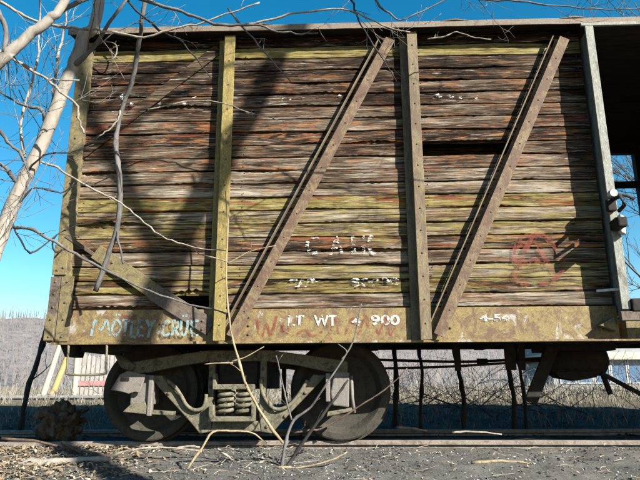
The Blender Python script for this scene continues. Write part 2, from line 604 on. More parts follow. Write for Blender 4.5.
class Wob:
    def __init__(self, rg, amp, fr=(0.7, 1.9, 5.0, 13.0, 31.0)):
        self.t = [(rg.uniform(0, 7), f*rg.uniform(0.8, 1.2), amp/(1 + 0.45*i)) for i, f in enumerate(fr)]

    def __call__(self, x):
        return sum(a*math.sin(f*x + p) for p, f, a in self.t)


def plank_mesh(x0, x1, z0, z1, seed, bites=(), rag=(0.0, 0.0), step=0.03, warp=0.004):
    rg = random.Random(seed)
    lo = Wob(rg, 0.0024); hi = Wob(rg, 0.0024); fr0 = Wob(rg, warp); fo = rg.uniform(-0.003, 0.004); fr = lambda x: fr0(x) + fo
    cup = rg.uniform(-0.004, 0.002)
    spl = [(rg.uniform(x0, x1), rg.uniform(0.05, 0.45), rg.uniform(0.002, 0.015), rg.random() < 0.5) for _ in range(int((x1-x0)*2.6))]
    spl = list(spl) + list(bites)
    n = max(3, int((x1 - x0)/step))
    m = MB()
    for i in range(n + 1):
        x = lerp(x0, x1, i/n)
        zb = z0 + 0.0015 + 0.7*abs(lo(x))
        zt = z1 - 0.0015 - 0.7*abs(hi(x))
        for c, w_, d, top in spl:
            t = abs(x - c)/w_
            if t < 1:
                e = d*(1 - t**1.5)*(0.75 + 0.25*math.sin(x*90 + c*50))
                if top: zt -= e
                else: zb += e
        if zt - zb < 0.02:
            mid = (zt + zb)/2
            zb, zt = mid - 0.01, mid + 0.01
        y = fr(x)
        ht = zt - zb
        prof = [(0.045, z0 - 0.003), (0.030, z0 - 0.003), (0.028, zb), (0.004 + y, zb), (y + rg.uniform(-.0006, .0006), zb + 0.03*ht), (y + cup + rg.uniform(-.0008, .0008), zb + 0.36*ht),
                (y + cup + rg.uniform(-.0008, .0008), zb + 0.66*ht), (y + rg.uniform(-.0006, .0006), zb + 0.97*ht), (0.004 + y, zt), (0.028, zt), (0.026, z1 - 0.004), (0.045, z1 - 0.004)]
        for k, (yy, zz) in enumerate(prof):
            xx = x
            if i == 0 and rag[0]:
                xx += rg.uniform(0, rag[0])
            if i == n and rag[1]:
                xx -= rg.uniform(0, rag[1])
            m.v.append((xx, yy, zz))
    k = 12
    for i in range(n):
        for j in range(k):
            j2 = (j+1) % k
            m.f.append((i*k + j, (i+1)*k + j, (i+1)*k + j2, i*k + j2))
    m.f.append(tuple(range(k)))
    m.f.append(tuple(n*k + j for j in range(k-1, -1, -1)))
    return m


# rows from the sill up: shade (dark-light), yellow, red, warm
ROWS = [
    (0.58, 0.25, 0.20, 0.1), (0.35, 0.58, 0.20, 0.2), (0.52, 0.60, 0.20, 0.1), (0.68, 0.35, 0.10, 0.2), (0.42, 0.45, 0.42, 0.5),
    (0.60, 0.58, 0.28, 0.3), (0.58, 0.54, 0.15, 0.1), (0.45, 0.74, 0.46, 0.2), (0.64, 0.42, 0.18, 0.2), (0.60, 0.30, 0.22, 0.2),
    (0.52, 0.25, 0.28, 0.5), (0.46, 0.25, 0.15, 0.2), (0.36, 0.22, 0.33, 0.7), (0.44, 0.15, 0.36, 0.6), (0.46, 0.15, 0.10, 0.1),
    (0.26, 0.25, 0.15, 0.1), (0.35, 0.20, 0.25, 0.4), (0.30, 0.20, 0.22, 0.2), (0.28, 0.22, 0.10, 0.0), (0.40, 0.86, 0.05, 0.1),
    (0.05, 0.10, 0.10, 0.0)]  # top row toned darker to paint in the eave's shadow
BITES = {0: [(-1.0, 0.55, 0.035, False), (-0.36, 0.20, 0.09, True), (2.3, 0.7, 0.012, False)],
         1: [(-0.36, 0.17, 0.045, False), (0.9, 0.5, 0.012, True)],
         4: [(1.05, 0.42, 0.022, False)], 3: [(1.1, 0.3, 0.015, True)],
         5: [(-1.15, 0.25, 0.03, True)], 6: [(-1.1, 0.3, 0.03, False)],
         9: [(-1.2, 0.3, 0.045, True), (0.2, 0.3, 0.02, True)], 10: [(-1.15, 0.25, 0.02, False)],
         12: [(1.15, 0.30, 0.03, False), (0.62, 0.12, 0.02, False)], 15: [(-0.7, 0.35, 0.016, False), (0.55, 0.4, 0.02, False)],
         19: [(2.82, 0.16, 0.05, True)]}
prng = random.Random(77)
for k, (sh, ye, re_, wa) in enumerate(ROWS):
    z0 = ZS1 + ZP*k
    z1 = z0 + ZP
    segs = [(XL + 0.07, XD0 - 0.06, 0, 0)]
    if k == 11:
        segs = [(XL + 0.07, 1.54, 0, 0), (2.33, XD0 - 0.06, 0.05, 0)]
    if k == 0:
        segs = [(XL + 0.07, -0.55, 0, 0.09), (-0.17, XD0 - 0.06, 0.03, 0)]
    if k == 19:
        segs = [(XL + 0.07, 2.80, 0, 0.05), (2.84, XD0 - 0.06, 0.03, 0)]
    for s, (a, b, r0, r1) in enumerate(segs):
        o = plank_mesh(a, b, z0, z1, 100 + k*3 + s, BITES.get(k, []), (r0, r1)).build('plank', M['plank'], side)
        o['shade'] = sh + prng.uniform(-.05, .05)
        o['yellow'] = ye
        o['red'] = re_
        o['warm'] = wa

nl_ = random.Random(15)
npts = []
for k in range(20):
    for xn in (-0.21, 1.42, 2.98, -1.36, 0.02, 1.60):
        if nl_.random() < 0.75 and not (k == 11 and xn == 1.60) and not (k < 2 and xn == -0.21):
            for dz in (0.03, 0.09):
                npts.append((xn + nl_.uniform(-.012, .012), -0.004, ZS1 + ZP*k + dz + nl_.uniform(-.008, .008)))
nm = MB()
for x, y, z in npts:
    nm.add([(x + 0.006*math.cos(6.283*i/6), y, z + 0.006*math.sin(6.283*i/6)) for i in range(6)] + [(x, y - 0.004, z)], [(i, (i+1) % 6, 6) for i in range(6)])
nm.build('nails', M['bolt'], side, kind='stuff')

# side sill
m = MB().box(XL + 0.04, XD0 - 0.04, -0.018, 0.20, ZS0, ZS1 - 0.004)
sill = m.build('side_sill', M['sill'], car, bevel=0.004)
m = MB().box(XL + 0.04, XD0 + 0.3, -0.045, -0.012, ZS0 - 0.012, ZS0 + 0.006)
m.build('sill_flange', M['sill'], sill)
MB().box(XD0 + 0.02, XR - 0.02, -0.012, 0.20, ZS0, ZS1 - 0.10).build('door_sill', M['plate'], car, bevel=0.004)

# Z-section posts: front flange, web, back flange
T = 0.011


def zbar(name, a, b, mat, flange=0.088, depth=0.085, back=0.06, flip=1, parent=car, y0=0.0):
    """web on the left of the front flange (flip=1), swept from a to b in the wall plane"""
    f = flange; d = depth
    prof = [(0, d), (f, d), (f, d - T), (T, d - T), (T, 0), (-back, 0), (-back, T), (0, T)]
    # u axis: rightward when going up
    a = Vector((a[0], y0, a[1])); b = Vector((b[0], y0, b[1]))
    m = MB()
    dd = (b - a).normalized()
    s = Vector((dd.z, 0, -dd.x))
    pr = [(u, v) for u, v in prof]
    vs_ = [p + s*u + Vector((0, -v, 0)) for p in (a, b) for u, v in pr]
    k = len(pr)
    fs_ = [tuple(range(k-1, -1, -1)), tuple(range(k, 2*k))] + [(i, (i+1) % k, (i+1) % k + k, i + k) for i in range(k)]
    m.add(vs_, fs_)
    return m.build(name, mat, parent, bevel=0.003)


post1 = zbar('side_post', (-0.168, 0.805), (-0.168, 3.535), M['post_ochre'], 0.095, 0.085, y0=-0.019)
post2 = zbar('side_post', (1.470, 0.805), (1.470, 3.535), M['post_rust'], 0.088, 0.085, y0=-0.019)
br1 = zbar('diagonal_brace', (-0.065, 0.855), (1.285, 3.50), M['brace_rust'], 0.088, 0.068, 0.02, y0=-0.0205)
br2 = zbar('diagonal_brace', (1.575, 0.855), (2.830, 3.47), M['brace_rust'], 0.088, 0.068, 0.02, y0=-0.0205)

for bo, a, b in ((br1, (-0.065, 0.855), (1.285, 3.50)), (br2, (1.575, 0.855), (2.830, 3.47))):
    d = Vector((b[0]-a[0], 0, b[1]-a[1])).normalized(); s = Vector((d.z, 0, -d.x))
    p0, p1 = Vector((a[0], -0.0205, a[1])) + s*-0.058, Vector((b[0], -0.0205, b[1])) + s*-0.058
    lm = MB()
    lm.add([p + s*u + Vector((0, -v, 0)) for p in (p0, p1) for u, v in ((0, 0.0), (0.010, 0.0), (0.010, 0.05), (0, 0.05))],
           [(3, 2, 1, 0), (4, 5, 6, 7), (0, 1, 5, 4), (1, 2, 6, 5), (2, 3, 7, 6), (3, 0, 4, 7)])
    lm.build('brace_lip', M['post_rust'], bo)

M['end_brace'] = flaking('weathered_end_brace', (0.12, 0.105, 0.05), (0.08, 0.062, 0.038), (0.05, 0.034, 0.024), 0.6, 1.2)
# end panel bracing: two flat bars and a gusset
def flat(name, a, b, wd, th, mat, y0=-0.006):
    a = Vector((a[0], 0, a[1])); b = Vector((b[0], 0, b[1]))
    d = (b - a).normalized(); s = Vector((-d.z, 0, d.x))*wd*0.5
    q4 = [(p.x, p.z) for p in (a - s, b - s, b + s, a + s)]
    area = sum(q4[i][0]*q4[(i+1) % 4][1] - q4[(i+1) % 4][0]*q4[i][1] for i in range(4))
    if area < 0: q4 = q4[::-1]
    return MB().prism(q4, y0 - th, y0).build(name, mat, car, bevel=0.003)


eb = flat('end_brace', (-1.47, 2.40), (-0.24, 3.46), 0.10, 0.012, M['plank'])
eb['shade'] = 0.28; eb['yellow'] = 0.38; eb['red'] = 0.1; eb['warm'] = 0.0
flat('end_brace', (-1.47, 1.70), (-1.18, 1.51), 0.03, 0.030, M['grey_plate'])
flat('end_brace', (-1.20, 1.56), (-0.66, 1.20), 0.13, 0.030, M['plate'], -0.0085)
flat('end_brace', (-0.70, 1.215), (-0.20, 0.915), 0.14, 0.024, M['grey_plate'], -0.0195)

# corner post and riveted plates
corner = MB().box(XL, XL + 0.135, -0.030, 0.10, ZS0 + 0.005, 3.54).build('corner_post', M['plate'], car, bevel=0.004)
MB().box(XL - 0.012, XL + 0.105, -0.046, -0.0305, 1.36, 1.62).build('corner_plate', M['plate'], corner, bevel=0.003)
MB().box(XL - 0.014, XL + 0.068, -0.048, -0.0305, ZS0 + 0.012, 1.345).build('corner_plate', M['grey_plate'], corner, bevel=0.003)
MB().box(XL + 0.074, XL + 0.180, -0.047, -0.0305, ZS0 + 0.012, 1.345).build('corner_plate', M['plate'], corner, bevel=0.003)
MB().box(XL - 0.016, XL + 0.062, -0.060, -0.0485, ZS0 + 0.02, 1.03).build('corner_plate', M['plate'], corner, bevel=0.003)


def rivets(pts, parent, r=0.011):
    m = MB()
    for x, y, z in pts:
        n = 8
        vs_ = [(x + r*math.cos(6.2832*i/n), y, z + r*math.sin(6.2832*i/n)) for i in range(n)]
        vs_ += [(x + r*.7*math.cos(6.2832*i/n), y - r*.55, z + r*.7*math.sin(6.2832*i/n)) for i in range(n)] + [(x, y - r*.75, z)]
        fs_ = [(i, (i+1) % n, n + (i+1) % n, n + i) for i in range(n)] + [(n + i, n + (i+1) % n, 2*n) for i in range(n)]
        m.add(vs_, fs_)
    return m.build('rivets', M['bolt'], parent, smooth=True, kind='stuff')


rivets([(XL + 0.028, -0.061, z) for z in (0.85, 0.99)] + [(XL + 0.028, -0.049, z) for z in (1.09, 1.20, 1.30)]
       + [(XL + 0.126, -0.048, z) for z in (0.85, 0.99, 1.13, 1.30)] + [(XL + a, -0.047, z) for a, z in ((0.03, 1.40), (0.08, 1.58), (0.03, 1.56), (0.08, 1.42))]
       + [(XL + 0.06, -0.031, 1.75 + 0.21*i) for i in range(9)], corner)
rivets([(-0.168 + 0.05, -0.105, 0.93 + 0.235*i) for i in range(11)], post1, 0.008)
rivets([(1.470 + 0.045, -0.105, 0.93 + 0.19*i) for i in range(14)], post2, 0.008)
for bo, (x0, z0), (x1, z1) in ((br1, (-0.065, 0.855), (1.285, 3.50)), (br2, (1.575, 0.855), (2.830, 3.47))):
    d = Vector((x1-x0, 0, z1-z0)).normalized(); s = Vector((d.z, 0, -d.x))*0.044
    rivets([(lerp(x0, x1, t/13) + s.x, -0.089, lerp(z0, z1, t/13) + s.z) for t in range(1, 13)], bo, 0.007)
rivets([(0.10, -0.0185, z) for z in (0.86, 0.93, 1.0)] + [(-0.27, -0.044, z) for z in (0.90, 0.97)] + [(-0.62, -0.0185, 0.95)]
       + [(1.72, -0.0185, z) for z in (0.90, 1.0)] + [(-1.05, -0.039, 1.46), (-0.72, -0.039, 1.24)], sill, 0.012)

# door post, latch hardware, track
dpost = MB().box(3.018, 3.088, -0.175, -0.155, 1.02, 3.51)
dpost.box(3.062, 3.088, -0.155, 0.10, 0.99, 3.51)
dpost = dpost.build('door_post', M['door_post'], car, bevel=0.003)
MB().box(3.0, 3.55, -0.19, -0.13, 0.93, 1.00).build('door_track', M['grey_plate'], car, bevel=0.004)
trk = MB().box(2.99, 8.2, -0.17, -0.145, 3.515, 3.545).build('door_track', M['door_post'], car, bevel=0.003)
lat = MB()
lat.lathe([(-0.235, 0.0), (-0.235, 0.030), (-0.20, 0.036), (-0.175, 0.030), (-0.175, 0.0)], 3.045, 1.945, 16)
lat.build('latch_roller', M['white_pin'], dpost, smooth=False)
MB().tube([(3.06, -0.205, 1.945), (3.16, -0.20, 1.93), (3.22, -0.19, 1.905)], 0.012, 8).build('latch_pin', M['iron'], dpost)
MB().box(2.99, 3.06, -0.225, -0.177, 1.80, 1.90).build('latch_bracket', M['iron'], dpost, bevel=0.008)
MB().prism([(3.06, 1.62), (3.10, 1.60), (3.105, 1.75), (3.07, 1.77)], -0.235, -0.177).build('latch_hasp', M['white_pin'], dpost, bevel=0.008)
MB().box(3.00, 3.075, -0.335, -0.177, 1.64, 1.72).build('latch_bracket', M['iron'], dpost, bevel=0.012)
MB().tube([(3.04, -0.18, 1.90), (3.035, -0.35, 1.88), (3.05, -0.36, 1.80), (3.06, -0.25, 1.79)], 0.017, 8).build('latch_hook', M['iron'], dpost, smooth=True)
MB().tube([(2.90, -0.04, 1.185), (3.07, -0.16, 1.18)], 0.011, 8).build('latch_pin', M['white_pin'], dpost)
MB().box(3.09, 3.20, -0.20, -0.10, 1.0, 1.10).build('door_roller', M['iron'], dpost, bevel=0.01)
MB().prism([(2.87, 0.905), (2.99, 0.86), (2.985, 0.97)], -0.10, -0.02).build('step_bracket', M['plate'], car)

# roof: shallow gable with a thin edge board
rf = MB()
ov = 0.135
yz = [(-ov, 3.60), (YC, 3.86), (2*YC + ov, 3.60), (2*YC + ov, 3.565), (YC, 3.825), (-ov, 3.565)]
k = len(yz)
for x in (XL - 0.05, XR + 0.05):
    rf.v += [(x, y, z) for y, z in yz]
rf.f += [tuple(range(k-1, -1, -1)), tuple(range(k, 2*k))] + [(i, (i+1) % k, (i+1) % k + k, i + k) for i in range(k)]
roof = rf.build('roof', M['inside'], car)
fm = MB()
frn = Wob(random.Random(3), 0.002)
fx = axis([(XL - 0.055, XR + 0.055, 0.1)])
for x in fx:
    dz = frn(x)
    fm.v += [(x, -ov - 0.012, 3.553 + dz), (x, -ov - 0.001, 3.553 + dz), (x, -ov - 0.001, 3.608 + dz), (x, -ov - 0.012, 3.608 + dz)]
for i in range(len(fx) - 1):
    for j in range(4):
        j2 = (j+1) % 4
        fm.f.append((i*4 + j, (i+1)*4 + j, (i+1)*4 + j2, i*4 + j2))
fm.f += [(0, 1, 2, 3), tuple((len(fx)-1)*4 + j for j in (3, 2, 1, 0))]
fm.build('roof_edge', M['roof'], roof)
for i in range(12):
    x = XL + 0.25 + i*0.93
    pass
# rusty scabs on the roof edge
for x in (0.15, 1.9, 2.95):
    MB().tube([(x - 0.13, -ov - 0.01, 3.606), (x, -ov - 0.012, 3.616), (x + 0.12, -ov - 0.01, 3.606)], [0.004, 0.013, 0.004], 6).build('rust_scab', M['brace_rust'], roof)

# the rest of the body: right half, far side, ends, floor
def boards(name, x0, x1, y, axis_='x', gap=None):
    m = MB()
    for k in range(21):
        z0 = ZS1 + ZP*k + 0.0005
        z1 = z0 + ZP - 0.001
        if axis_ == 'x':
            m.box(x0, x1, y, y + 0.04, z0, z1)
        else:
            m.box(y, y + 0.04, x0, x1, z0, z1)
    return m.build(name, M['plank'], car, kind='stuff')


for o in (boards('siding', XD1 + 0.06, XR - 0.02, 0.002),
          boards('siding', XL + 0.02, 3.0, 2*YC - 0.04), boards('siding', 4.86, XR - 0.02, 2*YC - 0.04),
          boards('end_siding', 0.05, 2*YC - 0.05, XL + 0.02, 'y'), boards('end_siding', 0.05, 2*YC - 0.05, XR - 0.06, 'y')):
    o['shade'] = 0.45; o['yellow'] = 0.45; o['red'] = 0.3; o['warm'] = 0.3
MB().box(XL + 0.065, XR - 0.07, 0.21, 2*YC - 0.06, 1.0, 1.05).build('floor', M['inside'], car)
MB().box(XL + 0.04, XR - 0.04, 2*YC - 0.06, 2*YC + 0.02, 0.905, 1.078).build('far_sill', M['iron'], car)
MB().box(XL + 0.04, XR - 0.04, YC - 0.16, YC + 0.16, 0.88, 0.995).build('center_sill', M['iron'], car)
MB().box(XL - 0.02, XL + 0.06, 0.02, 2*YC - 0.02, 0.82, 1.05).build('end_sill', M['iron'], car)
MB().box(XL + 0.04, XD0 - 0.04, 0.205, 0.30, 0.86, 0.996).build('floor_beam', M['iron'], car)
for x in (1.2, 2.5, 3.9, 5.4, 7.0):
    MB().box(x, x + 0.11, 0.31, 2*YC - 0.07, 0.89, 0.995).build('cross_beam', M['iron'], car)
for (a, b) in ((3.0, 3.10), (4.80, 4.88)):
    MB().box(a, b, 2*YC - 0.06, 2*YC + 0.03, 1.06, 3.56).build('far_door_post', M['iron'], car)
MB().box(3.10, 4.80, 2*YC - 0.05, 2*YC + 0.03, 3.47, 3.56).build('far_door_header', M['iron'], car)
plank_mesh(3.10, 4.80, 3.00, 3.085, 900, [(3.9, 0.5, 0.02, False), (4.5, 0.2, 0.03, False)]).build('loose_board', M['inside'], car).location.y += 2.70
for (a, b) in ((XD1, XD1 + 0.08),):
    MB().box(a, b, -0.12, 0.05, 0.99, 3.51).build('door_post', M['post_rust'], car)
for x in (6.4, 8.0):
    zbar('side_post', (x, 0.805), (x, 3.535), M['post_rust'], y0=-0.02)

# grab iron hook and stirrup step at the left corner
MB().tube(smoothline([(-1.532, -0.06, 1.702), (-1.54, -0.1, 1.64), (-1.532, -0.1, 1.571), (-1.494, -0.1, 1.537), (-1.48, -0.05, 1.575)], 4), 0.007, 8).build('grab_iron', M['iron'], car, smooth=True)
st = [(-1.352, -0.03, 0.806), (-1.345, -0.03, 0.601), (-1.324, -0.03, 0.554), (-1.05, -0.03, 0.555), (-1.03, -0.03, 0.602), (-1.041, -0.03, 0.799)]
MB().tube(smoothline([st[0], st[1], st[2], st[3], st[4], st[5]], 3), 0.010, 8).build('stirrup_step', M['truck'], car, smooth=True)
MB().tube(smoothline([(-1.352, -0.05, 3.553), (-1.173, -0.09, 3.483), (-1.154, -0.09, 3.381), (-1.204, -0.09, 3.32), (-1.341, -0.05, 3.347)], 4), 0.006, 8).build('grab_iron', M['boxiron'], car, smooth=True)
MB().prism([(XL + .10, 0.70), (XL + .17, 0.70), (XL + .19, 0.80), (XL + .05, 0.80)], 0.10, 0.3).build('end_bracket', M['iron'], car)
MB().prism([(-1.30, 0.74), (-1.10, 0.72), (-0.95, 0.75), (-0.9, 0.86), (-1.35, 0.86)], 0.12, 0.3).build('step_bracket', M['iron'], car)

# ------------------------------------------------------------------ truck
TX = 0.0
truck = MB().box(TX - 0.20, TX + 0.13, 0.36, 2*YC - 0.36, 0.44, 0.66).build('truck', M['iron'], car, bevel=0.01)


def wheel(cx, near):
    s = 1 if near else -1
    yo = 0.53 if near else 2*YC - 0.53
    pr = [(0.0, 0.0), (-0.035, 0.0), (-0.035, 0.09), (0.0, 0.10), (0.050, 0.13), (0.062, 0.22), (0.050, 0.31), (0.012, 0.345), (0.0, 0.36), (0.0, 0.405),
          (0.008, 0.418), (0.105, 0.424), (0.112, 0.446), (0.135, 0.448), (0.142, 0.43), (0.142, 0.35), (0.10, 0.31), (0.10, 0.12), (0.16, 0.09), (0.16, 0.0)]
    pr = [(yo + s*a, r) for a, r in pr]
    return MB().lathe(pr, cx, 0.42, 56).build('wheel', M['wheel'], truck, smooth=False)


for cx in (-0.84, 0.84):
    for near in (True, False):
        o = wheel(cx, near)
    MB().tube([(cx, 0.36, 0.42), (cx, 2*YC - 0.36, 0.42)], 0.075, 14).build('axle', M['iron'], truck, smooth=True)


def side_frame(y0, y1):
    """cast side frame: one outline with its openings, built as joined limbs"""
    m = MB()
    c = -0.04
    def limb(poly): m.prism(poly, y0, y1)
    def mir(poly): return [(2*c - x, z) for x, z in poly][::-1]
    top = [(-0.98, 0.56), (-0.80, 0.575), (-0.55, 0.63), (-0.30, 0.665), (2*c + 0.30, 0.665), (2*c + 0.55, 0.63), (2*c + 0.80, 0.575), (2*c + 0.98, 0.56),
           (2*c + 0.98, 0.66), (2*c + 0.60, 0.72), (2*c + 0.30, 0.76), (-0.30, 0.76), (-0.60, 0.72), (-0.98, 0.66)]
    limb(top)
    # sloping tension limb and its thickened lower bend
    dl = [(-0.80, 0.545), (-0.69, 0.552), (-0.50, 0.345), (-0.43, 0.262), (-0.365, 0.245), (-0.315, 0.285), (-0.295, 0.40), (-0.235, 0.40), (-0.235, 0.24),
          (-0.25, 0.09), (-0.34, 0.075), (-0.42, 0.165), (-0.60, 0.345)]
    limb(dl)
    limb(mir(dl))
    limb([(-0.25, 0.092), (2*c + 0.25, 0.092), (2*c + 0.234, 0.175), (-0.234, 0.175)])
    # columns
    limb([(-0.285, 0.395), (-0.236, 0.395), (-0.236, 0.68), (-0.285, 0.68)])
    limb(mir([(-0.285, 0.395), (-0.236, 0.395), (-0.236, 0.68), (-0.285, 0.68)]))
    # inner web set back
    o = m.build('side_frame', M['truck'], truck, bevel=0.008)
    return o


side_frame(0.335, 0.43)
side_frame(2*YC - 0.43, 2*YC - 0.335)
# raised lips along the inner curve of the near frame
lip = [(-0.631, 0.315, 0.508), (-0.559, 0.315, 0.451), (-0.503, 0.315, 0.378), (-0.456, 0.315, 0.305), (-0.386, 0.315, 0.265), (-0.319, 0.315, 0.281), (-0.297, 0.315, 0.338), (-0.292, 0.315, 0.395)]
lip2 = [(0.169, 0.315, 0.52), (0.172, 0.315, 0.438), (0.208, 0.315, 0.349), (0.277, 0.315, 0.276), (0.361, 0.315, 0.277), (0.435, 0.315, 0.325), (0.501, 0.315, 0.407), (0.559, 0.315, 0.505)]
MB().tube(smoothline(lip, 3), 0.016, 8).build('frame_lip', M['truck'], truck, smooth=True)
MB().tube(smoothline(lip2, 3), 0.016, 8).build('frame_lip', M['truck'], truck, smooth=True)

rivets([(-0.262, 0.334, z) for z in (0.45, 0.52, 0.60)] + [(0.18, 0.334, z) for z in (0.45, 0.52, 0.60)] + [(-0.45, 0.334, 0.21), (-0.62, 0.334, 0.40), (0.37, 0.334, 0.21), (0.54, 0.334, 0.40)]
       + [(-0.30, 0.334, 0.13), (0.22, 0.334, 0.13), (-0.85, 0.334, 0.61), (0.77, 0.334, 0.61), (-0.2, 0.334, 0.71), (0.12, 0.334, 0.71)], truck, 0.016)
# spring nest: cap, coils, seat
MB().prism([(-0.232, 0.432), (0.118, 0.432), (0.118, 0.475), (0.09, 0.475), (-0.20, 0.475), (-0.215, 0.565), (-0.235, 0.565)], 0.262, 0.42).build('spring_cap', M['truck'], truck, bevel=0.006)
MB().prism([(-0.255, 0.175), (0.125, 0.175), (0.125, 0.315), (0.098, 0.315), (0.098, 0.215), (-0.205, 0.215), (-0.215, 0.31), (-0.255, 0.31)], 0.255, 0.42).build('spring_seat', M['truck'], truck, bevel=0.006)
def coil(cx, cy):
    pts = []
    n = 4.5
    st_ = int(n*16)
    for i in range(st_ + 1):
        t = i/st_
        a = 2*math.pi*n*t
        pts.append((cx + 0.063*math.cos(a), cy + 0.063*math.sin(a), 0.225 + 0.20*t))
    return MB().tube(pts, 0.0165, 8).build('coil_spring', M['truck'], truck, smooth=True)
for cx in (-0.125, 0.03):
    for cy in (0.335,):
        coil(cx, cy)
# journal boxes: the left one has its lid pushed up and tilted
jb = MB().box(-0.93, -0.75, 0.29, 0.52, 0.31, 0.555)
jb.build('journal_box', M['boxiron'], truck, bevel=0.012)
lid = MB()
lp = [(-1.082, 0.255, 0.432), (-1.016, 0.255, 0.555), (-0.951, 0.255, 0.588), (-0.795, 0.255, 0.556), (-0.834, 0.255, 0.409), (-0.877, 0.255, 0.417), (-0.927, 0.255, 0.4), (-0.979, 0.255, 0.416)]
lid.prism([(p[0], p[2]) for p in lp][::-1] if sum(lp[i][0]*lp[(i+1) % len(lp)][2] - lp[(i+1) % len(lp)][0]*lp[i][2] for i in range(len(lp))) < 0 else [(p[0], p[2]) for p in lp], 0.235, 0.262)
lid.build('journal_lid', M['boxiron'], truck, bevel=0.006)
MB().box(-1.0, -0.93, 0.228, 0.2345, 0.505, 0.535).build('lid_slot', M['iron'], truck)
MB().tube([(-1.103, 0.4, 0.738), (-1.019, 0.36, 0.65), (-0.935, 0.3, 0.615)], [0.03, 0.045, 0.03], 10).build('brake_hanger', M['truck'], truck, smooth=True)
MB().box(-0.775, -0.735, 0.262, 0.32, 0.22, 0.55).build('pedestal_bolt', M['boxiron'], truck, bevel=0.008)
MB().prism([(-0.98, 0.255), (-0.78, 0.235), (-0.56, 0.225), (-0.55, 0.255), (-0.76, 0.27), (-0.80, 0.34), (-0.90, 0.33)], 0.27, 0.36).build('tie_bar', M['truck'], truck, bevel=0.006)
jr = MB().box(0.735, 0.905, 0.29, 0.52, 0.30, 0.56)
jr.build('journal_box', M['boxiron'], truck, bevel=0.012)
MB().prism([(0.772, 0.30), (0.905, 0.285), (0.915, 0.565), (0.79, 0.575), (0.755, 0.40)], 0.255, 0.288).build('journal_lid', M['boxiron'], truck, bevel=0.010)
MB().box(0.715, 0.752, 0.262, 0.33, 0.33, 0.56).build('pedestal_bolt', M['boxiron'], truck, bevel=0.006)
MB().tube([(0.93, 0.285, 0.54), (0.935, 0.28, 0.36), (0.95, 0.29, 0.24)], 0.014, 8).build('pedestal_bolt', M['boxiron'], truck, smooth=True)
MB().prism([(0.72, 0.21), (0.93, 0.255), (0.95, 0.285), (0.73, 0.25)], 0.28, 0.37).build('tie_bar', M['truck'], truck, bevel=0.005)

# ------------------------------------------------------------------ underframe fittings
und = []
tank = MB().tube([(2.86, 1.2, 0.70), (2.90, 1.2, 0.70), (3.40, 1.2, 0.70), (3.44, 1.2, 0.70)], [0.11, 0.155, 0.155, 0.10], 18)
tank.build('brake_cylinder', M['iron'], car, smooth=True)
MB().box(2.80, 3.47, 1.0, 1.4, 0.78, 0.89).build('cylinder_bracket', M['iron'], car)
MB().prism([(2.95, 0.53), (3.12, 0.50), (3.3, 0.53), (3.36, 0.60), (2.90, 0.60)], 1.1, 1.3).build('cylinder_bracket', M['iron'], car)
MB().tube(smoothline([(1.232, 1, 0.621), (1.804, 1, 0.632), (2.375, 1, 0.662), (2.803, 1, 0.692)], 4), 0.012, 8).build('brake_rod', M['iron'], car, smooth=True)
MB().tube(smoothline([(1.155, 1.3, 0.72), (1.658, 1.3, 0.702), (2.158, 1.3, 0.693), (2.907, 1.3, 0.725)], 4), 0.014, 8).build('train_pipe', M['iron'], car, smooth=True)
MB().tube([(2.218, 1.3, 0.694), (2.318, 1.3, 0.694)], [0.03, 0.03], 10).build('pipe_coupling', M['iron'], car, smooth=True)
MB().bar((1.961, 1, 0.897), (1.964, 1, 0.596), [(-.03, -.01), (.03, -.01), (.03, .01), (-.03, .01)]).build('rod_hanger', M['iron'], car)
MB().bar((2.46, 1, 0.918), (2.465, 1, 0.598), [(-.05, -.01), (.05, -.01), (.05, .01), (-.05, .01)]).build('rod_hanger', M['iron'], car)
MB().bar((2.584, 1, 0.918), (2.569, 1, 0.598), [(-.03, -.01), (.03, -.01), (.03, .01), (-.03, .01)]).build('rod_hanger', M['iron'], car)
MB().bar((2.834, 0.9, 0.798), (2.589, 0.9, 0.307), [(-.055, -.02), (.055, -.02), (.055, .02), (-.055, .02)]).build('brake_lever', M['iron'], car)
MB().tube([(3.306, 1, 0.564), (3.825, 1, 0.276)], 0.022, 8).build('brake_rod', M['iron'], car)
MB().tube([(3.445, 1.3, 0.571), (3.5, 1.3, 0.37)], 0.028, 8).build('brake_lever', M['iron'], car)

# ------------------------------------------------------------------ lettering and graffiti
def text_mesh(body, x0, z0, height, y, mat, name, parent, width=None, bold=0.02, shear=0.0):
    cu = bpy.data.curves.new('lettering', 'FONT')
    cu.body = body
    cu.offset = bold
    cu.resolution_u = 4
    ob = bpy.data.objects.new('lettering_source', cu)
    col.objects.link(ob)
    dg = bpy.context.evaluated_depsgraph_get()
    me = bpy.data.meshes.new_from_object(ob.evaluated_get(dg))
    bpy.data.objects.remove(ob)
    vs_ = np.array([v.co[:] for v in me.vertices])
    fs_ = [tuple(p.vertices) for p in me.polygons]
    bpy.data.meshes.remove(me)
    lo, hi = vs_.min(0), vs_.max(0)
    s = height/(hi[1] - lo[1])
    sx = s if width is None else width/(hi[0] - lo[0])
    m = MB()
    m.add([(x0 + (v[0]-lo[0])*sx + shear*(v[1]-lo[1])*s, y, z0 + (v[1]-lo[1])*s) for v in vs_], fs_)
    return m.build(name, mat, parent)


